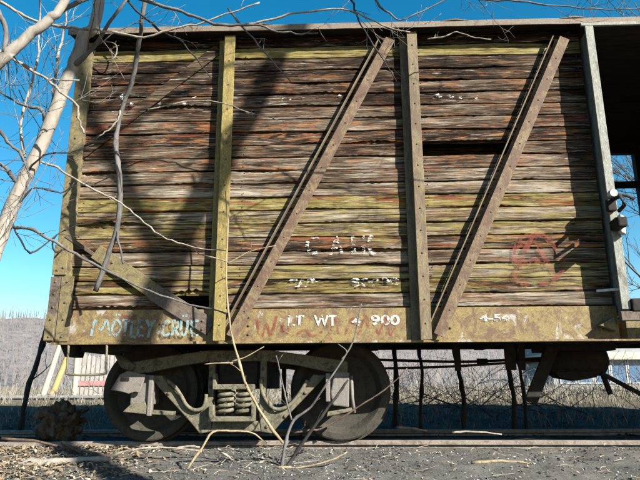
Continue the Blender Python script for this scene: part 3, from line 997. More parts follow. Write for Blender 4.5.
def ribbon(m, pts, wd, y):
    P = [Vector((p[0], 0, p[1])) for p in pts]
    P = smoothline(P, 4) if len(P) > 2 else P
    n = len(P)
    vs_ = []
    for i in range(n):
        t = (P[min(i+1, n-1)] - P[max(i-1, 0)]).normalized()
        s = Vector((-t.z, 0, t.x))*wd*0.5*(0.8 + 0.4*random.Random(i*7 + n).random())
        vs_ += [(P[i].x - s.x, y, P[i].z - s.z), (P[i].x + s.x, y, P[i].z + s.z)]
    m.add(vs_, [(2*i, 2*i+2, 2*i+3, 2*i+1) for i in range(n-1)])


STROKES = {'M': [[(0, 0), (.15, 1), (.5, .35), (.8, 1), (1, 0)]], 'O': [[(.5, 0), (0, .3), (.1, .8), (.5, 1), (.95, .75), (.95, .3), (.5, 0)]],
           'T': [[(0, 1), (1, .95)], [(.5, 1), (.45, 0)]], 'L': [[(.1, 1), (.05, 0.05)], [(.05, 0.05), (.9, 0)]],
           'E': [[(.1, 1), (.05, 0)], [(.1, 1), (.9, .95)], [(.08, .55), (.7, .55)], [(.05, 0), (.95, 0)]],
           'Y': [[(0, 1), (.5, .5)], [(1, 1), (.5, .5), (.35, -.1)]], 'C': [[(.95, .85), (.5, 1), (.05, .6), (.1, .15), (.5, 0), (1, .15)]],
           'R': [[(.1, 0), (.1, 1)], [(.1, 1), (.9, .85), (.7, .5), (.1, .45)], [(.4, .45), (1, 0)]],
           'U': [[(.05, 1), (.05, .3), (.45, 0), (.9, .3), (.95, 1)]], '"': [[(.2, 1.35), (.25, 1.22)], [(.75, 1.38), (.75, 1.22)]]}


def spray(word_boxes, zt, zb, y, wd, mat, parent):
    for ch, x0, x1, dz in word_boxes:
        m = MB()
        sts = STROKES[ch[0]] + (STROKES['"'] if len(ch) > 1 else [])
        for st_ in sts:
            ribbon(m, [(lerp(x0, x1, a), lerp(zb, zt, b) + dz) for a, b in st_], wd, y)
        m.build('graffiti_letter', mat, parent)


def cx(c):  # measured letter positions along the sill, millimetres to metres
    return c/1000.0


spray([('M', -1.18, -1.03, 0), ('O"', -1.01, -0.945, 0.0), ('T', -0.935, -0.867, .0), ('L', -0.857, -0.81, -.01), ('E', -0.80, -0.745, 0), ('Y', -0.735, -0.665, 0)],
      0.985, 0.855, -0.0215, 0.020, M['blue_spray'], sill)
spray([('C', -0.59, -0.53, 0), ('R', -0.515, -0.457, 0), ('U"', -0.442, -0.387, 0), ('E', -0.362, -0.295, 0)], 0.975, 0.855, -0.0465, 0.019, M['blue_spray'], sill)

lt = text_mesh('LT', (0.418, -0.02, 0.923)[0], (0.418, -0.02, 0.923)[2], 0.088, -0.0225, M['white_paint'], 'stencil_lettering', sill, 0.135, 0.03)
text_mesh('WT', (0.628, -0.02, 0.923)[0], (0.628, -0.02, 0.923)[2], 0.088, -0.0225, M['white_paint'], 'stencil_lettering', sill, 0.185, 0.03)
text_mesh('4', (0.934, -0.02, 0.924)[0], (0.934, -0.02, 0.924)[2], 0.075, -0.0225, M['white_mid'], 'stencil_lettering', sill, 0.07, 0.03)
text_mesh('900', (1.086, -0.02, 0.924)[0], (1.086, -0.02, 0.924)[2], 0.085, -0.0225, M['white_paint'], 'stencil_lettering', sill, 0.235, 0.03)
text_mesh('4-54', (1.957, -0.02, 0.949)[0], (1.957, -0.02, 0.949)[2], 0.060, -0.0225, M['white_mid'], 'stencil_lettering', sill, 0.24, 0.03)
PY = -0.016
for ch, x_ in zip('CAIK', (0.0, 0.20, 0.385, 0.47)):
    text_mesh(ch, (0.557, -0.013, 1.511)[0] + x_, (0.557, -0.013, 1.511)[2], 0.165, PY, M['white_flake'], 'stencil_lettering', side, 0.034 if ch == 'I' else 0.125, 0.03)
text_mesh('CAPY', (0.42, -0.013, 1.242)[0], (0.42, -0.013, 1.242)[2], 0.072, PY, M['white_flake'], 'stencil_lettering', side, 0.28, 0.03)
text_mesh('80000', (0.929, -0.013, 1.242)[0], (0.929, -0.013, 1.242)[2], 0.072, PY, M['white_flake'], 'stencil_lettering', side, 0.40, 0.03)


def flakes(pts, name='lettering_remnant'):
    for px, pz, wd, ht in pts:
        m = MB()
        rr = random.Random(int(px*999 + pz*77))
        n = 12
        vs_ = [(px + wd*.5*math.cos(6.283*i/n)*rr.uniform(.6, 1.15), PY, pz + ht*.5*math.sin(6.283*i/n)*rr.uniform(.5, 1.2)) for i in range(n)]
        m.add(vs_, [tuple(range(n))])
        m.build(name, M['white_flake'], side)


FP = [(-1.093, -0.013, 2.993), (-1.086, -0.013, 2.913), (-1.005, -0.013, 2.922), (-0.922, -0.013, 2.912), (-0.842, -0.013, 2.921), (-0.751, -0.013, 2.92), (-0.633, -0.013, 2.909), (-0.526, -0.013, 2.928), (-0.948, -0.013, 3.001), (-0.765, -0.013, 2.989), (-0.448, -0.013, 2.976), (0.148, -0.013, 2.931), (0.247, -0.013, 2.93), (0.39, -0.013, 2.938), (0.541, -0.013, 2.946), (0.862, -0.013, 2.963), (1.712, -0.013, 2.944), (1.844, -0.013, 2.943), (1.931, -0.013, 2.922), (2.073, -0.013, 2.94), (1.973, -0.013, 3.039), (2.14, -0.013, 3.037), (2.071, -0.013, 2.911)]
FS = [(.05, .06), (.05, .05), (.04, .035), (.05, .03), (.04, .03), (.03, .045), (.045, .03), (.05, .04), (.03, .02), (.04, .02), (.06, .02), (.05, .045), (.04, .03), (.11, .045), (.05, .025), (.04, .02),
      (.12, .05), (.09, .04), (.04, .03), (.03, .03), (.05, .02), (.04, .02), (.04, .02)]
fl = [(p[0], p[2], a, b) for p, (a, b) in zip(FP, FS)]
flakes(fl)

red = MB()
for st_ in ([(0.165, -0.02, 0.995), (0.203, -0.02, 0.834), (0.248, -0.02, 0.947), (0.283, -0.02, 0.843), (0.328, -0.02, 1.011)],):
    ribbon(red, [(p[0], p[2]) for p in st_], 0.022, -0.0212)
red.build('graffiti_letter', M['red_spray'], sill)
for st_ in ([(0.362, -0.02, 0.939), (0.404, -0.02, 0.859), (0.434, -0.02, 0.931), (0.409, -0.02, 0.971), (0.371, -0.02, 0.891), (0.46, -0.02, 0.843)], [(0.492, -0.02, 0.859), (0.556, -0.02, 0.891), (0.621, -0.02, 0.843), (0.701, -0.02, 0.883)], [(0.733, -0.02, 1.004), (0.757, -0.02, 0.852), (0.797, -0.02, 0.988), (0.829, -0.02, 0.86)],
            [(0.877, -0.02, 0.844), (0.942, -0.02, 0.988), (0.981, -0.02, 0.86), (1.055, -0.02, 1.004), (1.069, -0.02, 0.844)], [(1.12, -0.02, 1.004), (1.149, -0.02, 0.852), (1.208, -0.02, 0.988), (1.244, -0.02, 0.845), (1.313, -0.02, 1.004)]):
    rr = MB()
    ribbon(rr, [(p[0], p[2]) for p in st_], 0.02, -0.0212)
    rr.build('graffiti_stroke', M['red_faint'], sill)
rr = MB(); ribbon(rr, [(p[0], p[2]) for p in [(-0.942, -0.02, 1.018), (-0.883, -0.02, 1.002), (-0.817, -0.02, 1.01)]], 0.04, -0.0212); rr.build('graffiti_stroke', M['red_faint'], sill)
circ = MB()
for st_ in ([(2.272, -0.013, 1.416), (2.309, -0.013, 1.576), (2.431, -0.013, 1.669), (2.558, -0.013, 1.626), (2.644, -0.013, 1.499), (2.655, -0.013, 1.357), (2.517, -0.013, 1.258), (2.316, -0.013, 1.258), (2.245, -0.013, 1.275)], [(2.245, -0.013, 1.275), (2.35, -0.013, 1.483), (2.445, -0.013, 1.643), (2.512, -0.013, 1.474), (2.573, -0.013, 1.34)],
            [(2.302, -0.013, 1.391), (2.436, -0.013, 1.44), (2.557, -0.013, 1.432)]):
    ribbon(circ, [(p[0], p[2]) for p in st_], 0.045, PY - 0.001)
circ.build('graffiti_emblem', M['red_faint'], side)

# ------------------------------------------------------------------ trees and branches
def grow(m, p, d, length, r, depth, rg, up=0.15, spread=0.6, n=5, kids=(2, 4), minr=0.0016):
    """a bare limb with its twigs"""
    seg = max(4, int(length/(0.16 if r > 0.008 else 0.075)))
    pts = [Vector(p)]
    d = Vector(d).normalized()
    side_ = []
    for i in range(seg):
        d = (d + Vector((rg.uniform(-1, 1), rg.uniform(-1, 1), rg.uniform(-1, 1)))*(0.13 if r > 0.01 else 0.24) + Vector((0, 0, up*0.12))).normalized()
        pts.append(pts[-1] + d*(length/seg))
        side_.append(d.copy())
    m.tube(pts, taper(len(pts), r, max(minr*0.7, r*0.35)), n, True)
    if depth > 0:
        for k in range(rg.randint(*kids)):
            i = rg.randint(1, seg - 1) if seg > 2 else 1
            b = side_[i]
            o = b.orthogonal().normalized()
            a = rg.uniform(0, 6.283)
            c = (o*math.cos(a) + b.cross(o)*math.sin(a))
            nd = (b*(1 - spread*0.5) + c*spread).normalized()
            grow(m, pts[i], nd, length*rg.uniform(0.4, 0.7), max(minr, r*rg.uniform(0.4, 0.6)), depth - 1, rg, up, spread, max(4, n-1), kids, minr)


def branch(name, pts, r0, r1, mat, parent, seed=1, twigs=0, tw_len=0.3, k=4, n=7, jit=0.006, kids=(1, 3), depth=1, up=0.2, tw_r=None):
    rg = random.Random(seed)
    line = smoothline(pts, k, jit, rg)
    m = MB()
    rad = taper(len(line), r0, r1)
    rad = [r*(1 + 0.15*rg.uniform(-1, 1) + (0.35 if rg.random() < 0.10 else 0)) for r in rad]
    m.tube(line, rad, n, True)
    for t in range(twigs):
        i = rg.randint(1, len(line) - 2)
        d = (line[i+1] - line[i]).normalized()
        o = d.orthogonal().normalized(); a = rg.uniform(0, 6.283)
        c = o*math.cos(a) + d.cross(o)*math.sin(a)
        grow(m, line[i], d*0.9 + c*0.6, tw_len*rg.uniform(0.5, 1.3), tw_r or max(0.0018, rad[i]*0.32), depth, rg, up, 0.7, 5, kids)
    return m.build(name, mat, parent, smooth=True)


# --- pale leaning tree at the left corner of the car
t1 = empty('leaning_tree', (-2.3, -1.0, -0.25))
tag(t1, 'pale smooth-barked tree leaning right beside the left corner of the boxcar', 'tree')
tp = [(-1.914, -1, -0.457), (-1.759, -1, 0.231), (-1.607, -1, 0.888), (-1.512, -1, 1.188), (-1.451, -1, 1.428), (-1.379, -1, 1.712), (-1.256, -1, 2.065), (-1.156, -1, 2.426), (-1.084, -1, 2.697), (-1.023, -1, 2.959), (-0.932, -1, 3.178)] + [(-0.95, -0.95, 4.5), (-0.75, -0.9, 5.4), (-0.65, -0.8, 6.6)]
line = smoothline(tp, 5, 0.006, random.Random(2))
m = MB(); nl = len(line)
m.tube(line, [lerp(0.054, 0.036, i/nl)*(1 + 0.02*math.sin(i*0.6)) for i in range(nl)], 14, True)
m.build('trunk', M['bark_pale'], t1, smooth=True)
branch('branch', [(-1.371, -1, 1.498), (-1.226, -1.05, 1.477), (-1.057, -1.1, 1.394), (-0.879, -1.1, 1.286), (-0.638, -1.1, 1.167), (-0.369, -1.1, 1.037), (-0.107, -1.1, 0.954), (0.124, -1.1, 0.891)], 0.012, 0.005, M['bark_grey'], t1, 11, 1, 0.3)
branch('branch', [(-1.368, -0.95, 1.854), (-1.355, -0.85, 2.029), (-1.213, -0.85, 2.005), (-1.095, -0.85, 1.928), (-0.902, -0.85, 1.813), (-0.736, -0.85, 1.737), (-0.599, -0.85, 1.633), (-0.447, -0.85, 1.501), (-0.323, -0.85, 1.436), (-0.159, -0.85, 1.386), (0.058, -0.85, 1.357)], 0.009, 0.004, M['twig_pale'], t1, 12, 2, 0.22)
branch('branch', [(-1.356, -1, 1.85), (-1.161, -1.1, 1.978), (-0.991, -1.1, 1.999), (-0.825, -1.1, 2.056)], 0.008, 0.003, M['bark_dark'], t1, 13, 1, 0.25)
branch('branch', [(-1.361, -1, 1.676), (-1.255, -1, 1.777), (-1.113, -0.9, 1.782), (-1.029, -0.9, 1.856)], 0.008, 0.003, M['bark_dark'], t1, 14, 1, 0.25)
branch('branch', [(-1.383, -1, 1.533), (-1.341, -0.8, 1.371), (-1.256, -0.6, 1.556), (-1.098, -0.6, 1.633)], 0.007, 0.003, M['bark_dark'], t1, 15, 2, 0.3)
branch('branch', [(-1.24, -1, 2.287), (-1.244, -1.05, 2.339), (-1.416, -1.05, 2.403), (-1.574, -1.05, 2.498)], 0.014, 0.006, M['bark_grey'], t1, 16, 3, 0.5, depth=2)
branch('branch', [(-1.355, -1, 2.006), (-1.411, -1, 2.273), (-1.384, -1, 2.508), (-1.351, -1, 2.831), (-1.388, -1, 3.254), (-1.43, -1, 3.789)], 0.012, 0.005, M['bark_pale'], t1, 17, 4, 0.6, depth=2)
branch('branch', [(-1.084, -1, 2.697), (-0.9, -1.1, 2.802), (-0.752, -1.2, 2.934), (-0.514, -1.2, 3.34)], 0.02, 0.008, M['bark_grey'], t1, 18, 3, 0.5, depth=2)
branch('branch', [(-1.361, -1, 1.785), (-1.405, -1.1, 1.892), (-1.465, -1.1, 1.929), (-1.789, -1.1, 2.228)], 0.014, 0.008, M['bark_grey'], t1, 19, 4, 0.6, depth=2)
branch('branch', [(-1.206, -1, 2.364), (-1.228, -0.95, 2.598), (-1.224, -0.95, 2.819), (-1.197, -0.95, 3.114), (-1.231, -0.95, 3.555)], 0.012, 0.006, M['bark_pale'], t1, 20, 3, 0.5, depth=2)

# --- second pale tree, mostly beyond the left edge
t2 = empty('pale_tree', (-2.2, -1.55, -0.35))
tag(t2, 'thick pale limbed tree crossing the upper left corner of the sky', 'tree')
tp = [(-2.07, -1.55, -0.427), (-2.096, -1.55, 0.255), (-2.051, -1.55, 1.078), (-1.85, -1.55, 1.718), (-1.554, -1.55, 2.142), (-1.28, -1.55, 2.414), (-1.197, -1.55, 2.504), (-1.102, -1.55, 2.61), (-0.998, -1.55, 2.709), (-0.935, -1.55, 2.774), (-0.878, -1.55, 2.898), (-0.785, -1.55, 3.138)] + [(-0.9, -1.4, 4.6)]
line = smoothline(tp, 5, 0.006, random.Random(3))
nl = len(line)
m = MB()
m.tube(line, [lerp(0.048, 0.020, i/nl)*(1 + 0.02*math.sin(i*0.7)) for i in range(nl)], 14, True)
m.build('trunk', M['bark_pale'], t2, smooth=True)
branch('branch', [(-1.609, -1.3, 2.768), (-1.456, -1.3, 2.666), (-1.291, -1.3, 2.558), (-1.092, -1.3, 2.437), (-0.994, -1.3, 2.34), (-0.884, -1.3, 2.259), (-0.853, -1.3, 2.151), (-0.809, -1.3, 2.045)], 0.011, 0.006, M['twig_pale'], t2, 21, 1, 0.2)
branch('branch', [(-1.099, -1.3, 2.437), (-1.005, -1.3, 2.436), (-0.876, -1.3, 2.427)], 0.007, 0.005, M['twig_pale'], t2, 22, 1, 0.15)
branch('branch', [(-1.658, -1.2, 3.176), (-1.539, -1.2, 3.108), (-1.404, -1.2, 3.016), (-1.266, -1.2, 2.95), (-1.104, -1.2, 2.907), (-0.903, -1.2, 2.88), (-0.687, -1.2, 2.846), (-0.509, -1.2, 2.811), (-0.371, -1.2, 2.849), (-0.254, -1.2, 2.879), (-0.094, -1.2, 2.916), (0.113, -1.2, 2.993), (0.3, -1.2, 3.063)], 0.012, 0.005, M['twig_pale'], t2, 23, 4, 0.35, depth=2)
branch('branch', [(-1.022, -1.4, 2.875), (-0.879, -1.3, 3.056), (-0.642, -1.2, 3.143), (-0.481, -1.2, 3.091), (-0.277, -1.2, 3.015), (-0.131, -1.2, 2.949), (0.026, -1.2, 2.891), (0.187, -1.2, 2.888), (0.306, -1.2, 2.879), (0.397, -1.2, 2.838), (0.557, -1.2, 2.812), (0.709, -1.2, 2.81)], 0.016, 0.005, M['bark_grey'], t2, 24, 3, 0.35, depth=2)
branch('branch', [(0.187, -1.2, 2.888), (0.36, -1.2, 2.918), (0.569, -1.2, 2.97), (0.882, -1.2, 2.989), (1.027, -1.2, 2.931), (1.191, -1.2, 2.842), (1.341, -1.2, 2.801)], 0.009, 0.004, M['twig_pale'], t2, 25, 4, 0.35, depth=2)
branch('branch', [(-0.846, -1.1, 3.383), (-0.679, -1.1, 3.168), (-0.434, -1.1, 2.933), (-0.262, -1.1, 2.826), (-0.048, -1.1, 2.547)], 0.010, 0.004, M['bark_dark'], t2, 26, 1, 0.2)
branch('branch', [(0.035, -1, 3.163), (0.152, -1, 3.009), (0.32, -1, 2.793), (0.505, -1, 2.558)], 0.008, 0.004, M['bark_grey'], t2, 27, 1, 0.2)
branch('branch', [(0.91, -1, 3.389), (0.953, -1, 3.216), (1.002, -1, 3.047), (1.107, -1, 2.831), (1.258, -1, 2.542)], 0.010, 0.003, M['bark_dark'], t2, 28, 2, 0.25, depth=2)
branch('branch', [(1.005, -1.2, 3.312), (1.113, -1.2, 3.05), (1.208, -1.2, 2.952), (1.275, -1.2, 2.904), (1.436, -1.2, 2.965), (1.755, -1.2, 3.136)], 0.008, 0.004, M['bark_grey'], t2, 29, 4, 0.35, depth=2)
branch('branch', [(1.643, -1.1, 3.297), (1.847, -1.1, 3.128), (2.128, -1.1, 3.099), (2.405, -1.1, 3.054), (2.75, -1.1, 3.016), (3.239, -1.1, 3.041)], 0.008, 0.004, M['bark_grey'], t2, 30, 4, 0.4, depth=2, up=0.6)
branch('branch', [(-0.676, -0.5, 2.613), (-0.417, -0.4, 2.733), (-0.16, -0.4, 2.722), (0.032, -0.4, 2.657), (0.215, -0.4, 2.593), (0.412, -0.4, 2.538)], 0.006, 0.003, M['twig_pale'], t2, 31, 1, 0.12)
branch('branch', [(1.614, -0.35, 3.297), (1.766, -0.35, 3.314), (1.852, -0.35, 3.36), (1.967, -0.35, 3.311), (2.141, -0.35, 3.28)], 0.006, 0.004, M['twig_pale'], t2, 32, 1, 0.1)
branch('branch', [(-1.366, -1.5, 2.824), (-1.29, -1.5, 2.66), (-1.293, -1.5, 2.444), (-1.349, -1.5, 2.166)], 0.02, 0.01, M['bark_grey'], t2, 33, 4, 0.5, depth=2)
branch('branch', [(-1.246, -1.5, 1.976), (-1.159, -1.5, 1.883), (-1.088, -1.5, 1.817), (-1.02, -1.5, 1.668), (-1.06, -1.5, 1.51)], 0.012, 0.006, M['bark_grey'], t2, 34, 4, 0.45, depth=2)
for i, (a, b) in enumerate((((35, -20), (22, 60)), ((20, -20), (35, 45)), ((60, -30), (35, 60)), ((95, -20), (120, 20)), ((-10, 80), (40, 130)), ((-10, 20), (60, 60)))):
    pass
rg = random.Random(8)
m = MB()
for i in range(30):
    p = Vector((rg.uniform(-3.0, -1.2), rg.uniform(-1.9, -0.8), rg.uniform(1.3, 3.9)))
    grow(m, p, (rg.uniform(-0.5, 1), rg.uniform(-.3, .3), rg.uniform(-0.2, 1)), rg.uniform(0.6, 1.3), 0.0042, 2, rg, 0.4, 0.5, 4, (2, 3), 0.0016)
for i in range(16):
    p = Vector((rg.uniform(-1.2, 3.6), rg.uniform(-1.6, -0.8), rg.uniform(4.1, 4.6)))
    grow(m, p, (rg.uniform(-0.8, 0.8), rg.uniform(-.3, .3), rg.uniform(-0.25, 0.8)), rg.uniform(0.4, 0.9), 0.0036, 2, rg, 0.3, 0.5, 4, (2, 3), 0.0016)
m.build('twigs', M['bark_grey'], t2, kind='stuff')

# --- dead branch hanging down over the end panel
hb = empty('hanging_branch', (-0.75, -0.55, 1.2))
tag(hb, 'grey dead branch hanging down in front of the left end panel', 'branch')
branch('stem', [(-0.45, -1.0, 5.0)] + [(-0.61, -0.95, 3.278), (-0.676, -0.8, 3.122), (-0.732, -0.7, 3.012), (-0.784, -0.6, 2.851), (-0.883, -0.5, 2.668), (-0.94, -0.45, 2.464), (-0.933, -0.45, 2.291), (-0.89, -0.45, 2.087), (-0.889, -0.4, 1.871), (-0.894, -0.4, 1.658), (-0.97, -0.35, 1.429), (-1.06, -0.3, 1.177)], 0.017, 0.020, M['bark_grey'], hb, 41, 0, jit=0.004)
branch('twig', [(-0.894, -0.4, 1.666), (-0.868, -0.4, 1.545), (-0.821, -0.4, 1.37)], 0.012, 0.006, M['bark_grey'], hb, 42, 0)
branch('twig', [(-0.903, -0.5, 2.615), (-0.92, -0.5, 2.528), (-0.985, -0.5, 2.441), (-1.082, -0.5, 2.365)], 0.007, 0.005, M['twig_pale'], hb, 43, 0)

# --- tall tree on the bank in front of the car: its shadow falls across the siding
S = SUN
def caster(p, t):
    return (p[0] + S.x*t, p[1] + S.y*t, p[2] + S.z*t)
t3 = empty('shading_tree', (2.9, -4.2, -1.2))
tag(t3, 'tall bare tree on the bank whose trunk shadow crosses the left siding', 'tree')
tt = 4.2
sp = [(-0.819, 0, 0.85), (-0.611, 0, 1.388), (-0.274, 0, 2.181), (0.136, 0, 2.987), (0.333, 0, 3.49)]
cp = [caster(p, tt) for p in sp]
b0 = cp[0]
tp = [(b0[0] - 1.35, b0[1], -1.3), (b0[0] - 1.2, b0[1], 0.6), (b0[0] - 0.8, b0[1], 2.4)] + cp
last = tp[-1]
tp += [(last[0] + 0.7, last[1], last[2] + 1.6), (last[0] + 1.2, last[1] + .2, last[2] + 3.4), (last[0] + 1.6, last[1] + .3, last[2] + 5.5)]
line = smoothline(tp, 5, 0.008, random.Random(4))
nl = len(line)
m = MB(); m.tube(line, [lerp(0.135, 0.05, (i/nl)**1.2) for i in range(nl)], 12, True)
m.build('trunk', M['bark_grey'], t3, smooth=True)
branch('limb', [caster(p, tt) for p in [(-0.611, 0, 1.388), (-0.841, 0, 1.84), (-1.089, 0, 2.297), (-1.302, 0, 2.659), (-1.464, 0, 3.003)]] + [caster((-1.7, 0, 3.9), tt), caster((-1.9, 0, 5.2), tt)], 0.062, 0.035, M['bark_grey'], t3, 51, 4, 0.6, depth=1)
branch('limb', [caster(p, tt - .6) for p in [(-1.444, 0, 1.666), (-0.876, 0, 2.056), (-0.273, 0, 2.498), (0.153, 0, 3.016)]], 0.010, 0.018, M['bark_grey'], t3, 53, 2, 0.3)
branch('limb', [caster(p, tt) for p in [(-1.69, 0, 2.282), (-1.276, 0, 2.581), (-0.933, 0, 2.772), (-0.412, 0, 3.092), (0.201, 0, 3.236)]], 0.028, 0.024, M['bark_grey'], t3, 54, 3, 0.4)
branch('limb', [caster(p, tt - .8) for p in [(-1.464, 0, 2.66), (-1.052, 0, 3.099), (-0.518, 0, 3.346), (0.306, 0, 3.459)]], 0.010, 0.016, M['bark_grey'], t3, 57, 3, 0.3)
branch('limb', [caster((1.2, 0, 5.6), tt), caster((-0.3, 0, 5.6), tt), caster((-1.2, 0, 4.9), tt - .2)] + [caster(p, tt - 1.0) for p in [(-0.894, -1, 3.332), (-0.932, -1, 3.178), (-0.975, -1, 3.076), (-1.023, -1, 2.959), (-1.054, -1, 2.827), (-1.089, -1, 2.681)]] + [caster((-1.75, -1.0, 2.55), tt - 1.0)],
       0.05, 0.075, M['bark_grey'], t3, 56, 0)

# --- sapling sprouting in front of the truck
sp_ = empty('sapling', (0.392, -0.25, -0.166))
tag(sp_, 'leafless many-stemmed sapling sprouting in front of the truck springs', 'sapling')
branch('stem', [(0.393, -0.25, -0.193), (0.431, -0.25, 0.061), (0.488, -0.25, 0.209), (0.612, -0.25, 0.302), (0.724, -0.3, 0.453), (0.828, -0.3, 0.605), (0.934, -0.3, 0.782), (1.005, -0.3, 1.062)], 0.013, 0.004, M['bark_grey'], sp_, 61, 3, 0.12, jit=.003, kids=(0, 1))
branch('stem', [(0.403, -0.28, -0.175), (0.529, -0.28, 0.016), (0.697, -0.35, 0.242), (0.798, -0.35, 0.368), (0.893, -0.35, 0.496)], 0.015, 0.007, M['bark_dark'], sp_, 62, 3, 0.12, jit=.003, kids=(0, 1))
branch('stem', [(0.41, -0.25, 0.047), (0.268, -0.28, 0.237), (0.146, -0.3, 0.443), (0.07, -0.3, 0.661), (0.009, -0.3, 0.863), (-0.024, -0.3, 1.092), (-0.045, -0.3, 1.391), (-0.041, -0.3, 1.65), (-0.071, -0.3, 1.985)], 0.011, 0.0045, M['twig_tan'], sp_, 63, 3, 0.12, jit=.003, kids=(0, 1))
branch('stem', [(0.489, -0.25, 0.117), (0.606, -0.25, 0.139), (0.723, -0.22, 0.159), (0.969, -0.22, 0.303), (1.172, -0.22, 0.426), (1.341, -0.22, 0.581)], 0.009, 0.004, M['twig_brown'], sp_, 64, 3, 0.12, jit=.003, kids=(0, 1))
branch('stem', [(0.473, -0.25, 0.209), (0.433, -0.25, 0.351), (0.401, -0.25, 0.481), (0.351, -0.25, 0.68)], 0.008, 0.004, M['bark_grey'], sp_, 65, 3, 0.12, jit=.003, kids=(0, 1))
branch('stem', [(0.019, -0.3, 0.632), (0.13, -0.3, 0.669), (0.264, -0.3, 0.743)], 0.006, 0.003, M['twig_tan'], sp_, 66, 0, jit=.001)
branch('stem', [(0.034, -0.3, 0.624), (-0.071, -0.3, 0.624), (-0.184, -0.3, 0.616)], 0.006, 0.003, M['twig_tan'], sp_, 67, 0, jit=.001)
branch('stem', [(-0.038, -0.3, 1.399), (-0.133, -0.3, 1.431), (-0.27, -0.3, 1.471), (-0.305, -0.3, 1.536)], 0.006, 0.003, M['twig_tan'], sp_, 68, 0, jit=.001)
branch('stem', [(-0.037, -0.3, 1.383), (0.048, -0.3, 1.431), (0.156, -0.3, 1.487), (0.344, -0.3, 1.527)], 0.005, 0.003, M['twig_tan'], sp_, 69, 1, .1, jit=.001)
branch('stem', [(0.843, -0.3, 0.642), (0.888, -0.3, 0.701), (0.821, -0.3, 0.76)], 0.005, 0.003, M['bark_grey'], sp_, 70, 0, jit=.001)

a1 = branch('bent_stalk', [(-0.306, -0.35, -0.211), (-0.238, -0.34, -0.079), (-0.169, -0.32, 0.022), (-0.103, -0.28, 0.129), (0.031, -0.25, 0.135), (0.175, -0.22, 0.12), (0.286, -0.2, 0.042)], 0.010, 0.006, M['twig_tan'], None, 71, 0, jit=.002)
tag(a1, 'tan dead stalk bent over in an arch below the springs', 'stalk')

# thin dark saplings behind the car
for i, (pts, r, lab) in enumerate((
        ([(-2.825, 2.2, 0.205), (-2.799, 2.2, 0.464), (-2.729, 2.2, 0.75), (-2.659, 2.2, 1.161), (-2.628, 2.2, 1.511), (-2.56, 2.2, 2.211), (-2.443, 2.2, 2.998)], 0.030, 'dark slanting sapling stem left of the boxcar corner post'),
        ([(1.562, 3.2, 0.25), (1.585, 3.2, 0.618), (1.569, 3.2, 1.009), (1.625, 3.2, 1.613)], 0.035, 'dark upright sapling stem just right of the right wheel'),
        ([(1.857, 3, 0.183), (1.899, 3, 0.615), (1.872, 3, 0.931), (1.917, 3, 1.451)], 0.024, 'crooked dark sapling stem between the wheel and the brake rod hanger'),
        ([(2.403, 3, 0.271), (2.371, 3, 0.617), (2.314, 3, 0.996), (2.291, 3, 1.583)], 0.034, 'dark sapling stem leaning left beneath the middle of the right panel'),
        ([(3.034, 3, 0.311), (3.006, 3, 0.619), (3.009, 3, 0.998), (3.012, 3, 1.584)], 0.034, 'left one of two dark stems under the right brace'),
        ([(3.202, 3.1, 0.31), (3.176, 3.1, 0.622), (3.141, 3.1, 1.005), (3.159, 3.1, 1.599)], 0.026, 'right one of two dark stems under the right brace'))):
    pts = [(pts[0][0] - 0.02, pts[0][1], ground_z(pts[0][0], pts[0][1]) - 0.05)] + [tuple(p) for p in pts]
    s = empty('dark_sapling', tuple(pts[0]))
    tag(s, lab, 'sapling', 'dark saplings behind the car')
    branch('stem', pts, r, r*0.8, M['bark_dark'], s, 80 + i, 0 if i else 2, 0.4)

# bare trees far behind, seen beside the left corner and above the roof
def far_tree(name, x, y, hgt, label, seed, r=0.09):
    rg = random.Random(seed)
    z = ground_z(x, y)
    o = empty(name, (x, y, z))
    tag(o, label, 'tree')
    m = MB()
    pts = [(x, y, z - 0.2), (x + rg.uniform(-.3, .3), y, z + hgt*0.3), (x + rg.uniform(-.5, .5), y, z + hgt*0.65), (x + rg.uniform(-.6, .6), y, z + hgt)]
    l = smoothline(pts, 4)
    m.tube(l, taper(len(l), r, r*0.25), 8)
    m.build('trunk', M['bark_grey'], o, smooth=True)
    c = MB()
    for i in range(13):
        t = rg.uniform(0.28, 0.98)
        p = l[int(t*(len(l) - 1))]
        a = rg.uniform(0, 6.283)
        grow(c, p, (math.cos(a), math.sin(a), rg.uniform(0.4, 1.2)), hgt*rg.uniform(0.22, 0.36), r*0.35, 3, rg, 0.5, 0.6, 4, (3, 5), 0.005)
    c.build('crown', M['bark_grey'], o)
    return o


far_tree('bare_tree', 8.9, 9, 9.5, 'bare tree seen through the open boxcar doorway at right', 203)

# ------------------------------------------------------------------ stump, logs, sticks
def lump(name, c, sx, sy, sz, seed, mat, hollow=True):
    m = MB()
    nu, nv = 90, 50
    for j in range(nv + 1):
        v = math.pi*j/nv
        for i in range(nu):
            u = 2*math.pi*i/nu
            d = Vector((math.sin(v)*math.cos(u), math.sin(v)*math.sin(u), math.cos(v)))
            r = 0.95 + 0.42*mnoise.fractal(d*1.6 + Vector((seed, 0, 0)), 1.0, 2.0, 3) + 0.12*(0.5 - abs(mnoise.noise(Vector((d.x*2.6 + seed, d.y*2.6, d.z*5))))*2) + 0.06*mnoise.fractal(Vector((d.x*9, d.y*9 + seed, d.z*4)), 1.0, 2.0, 4)
            m.v.append((c[0] + d.x*sx*r, c[1] + d.y*sy*r, c[2] + d.z*sz*r))
    for j in range(nv):
        for i in range(nu):
            i2 = (i+1) % nu
            m.f.append((j*nu + i, (j+1)*nu + i, (j+1)*nu + i2, j*nu + i2))
    return m.build(name, mat, None, smooth=True)


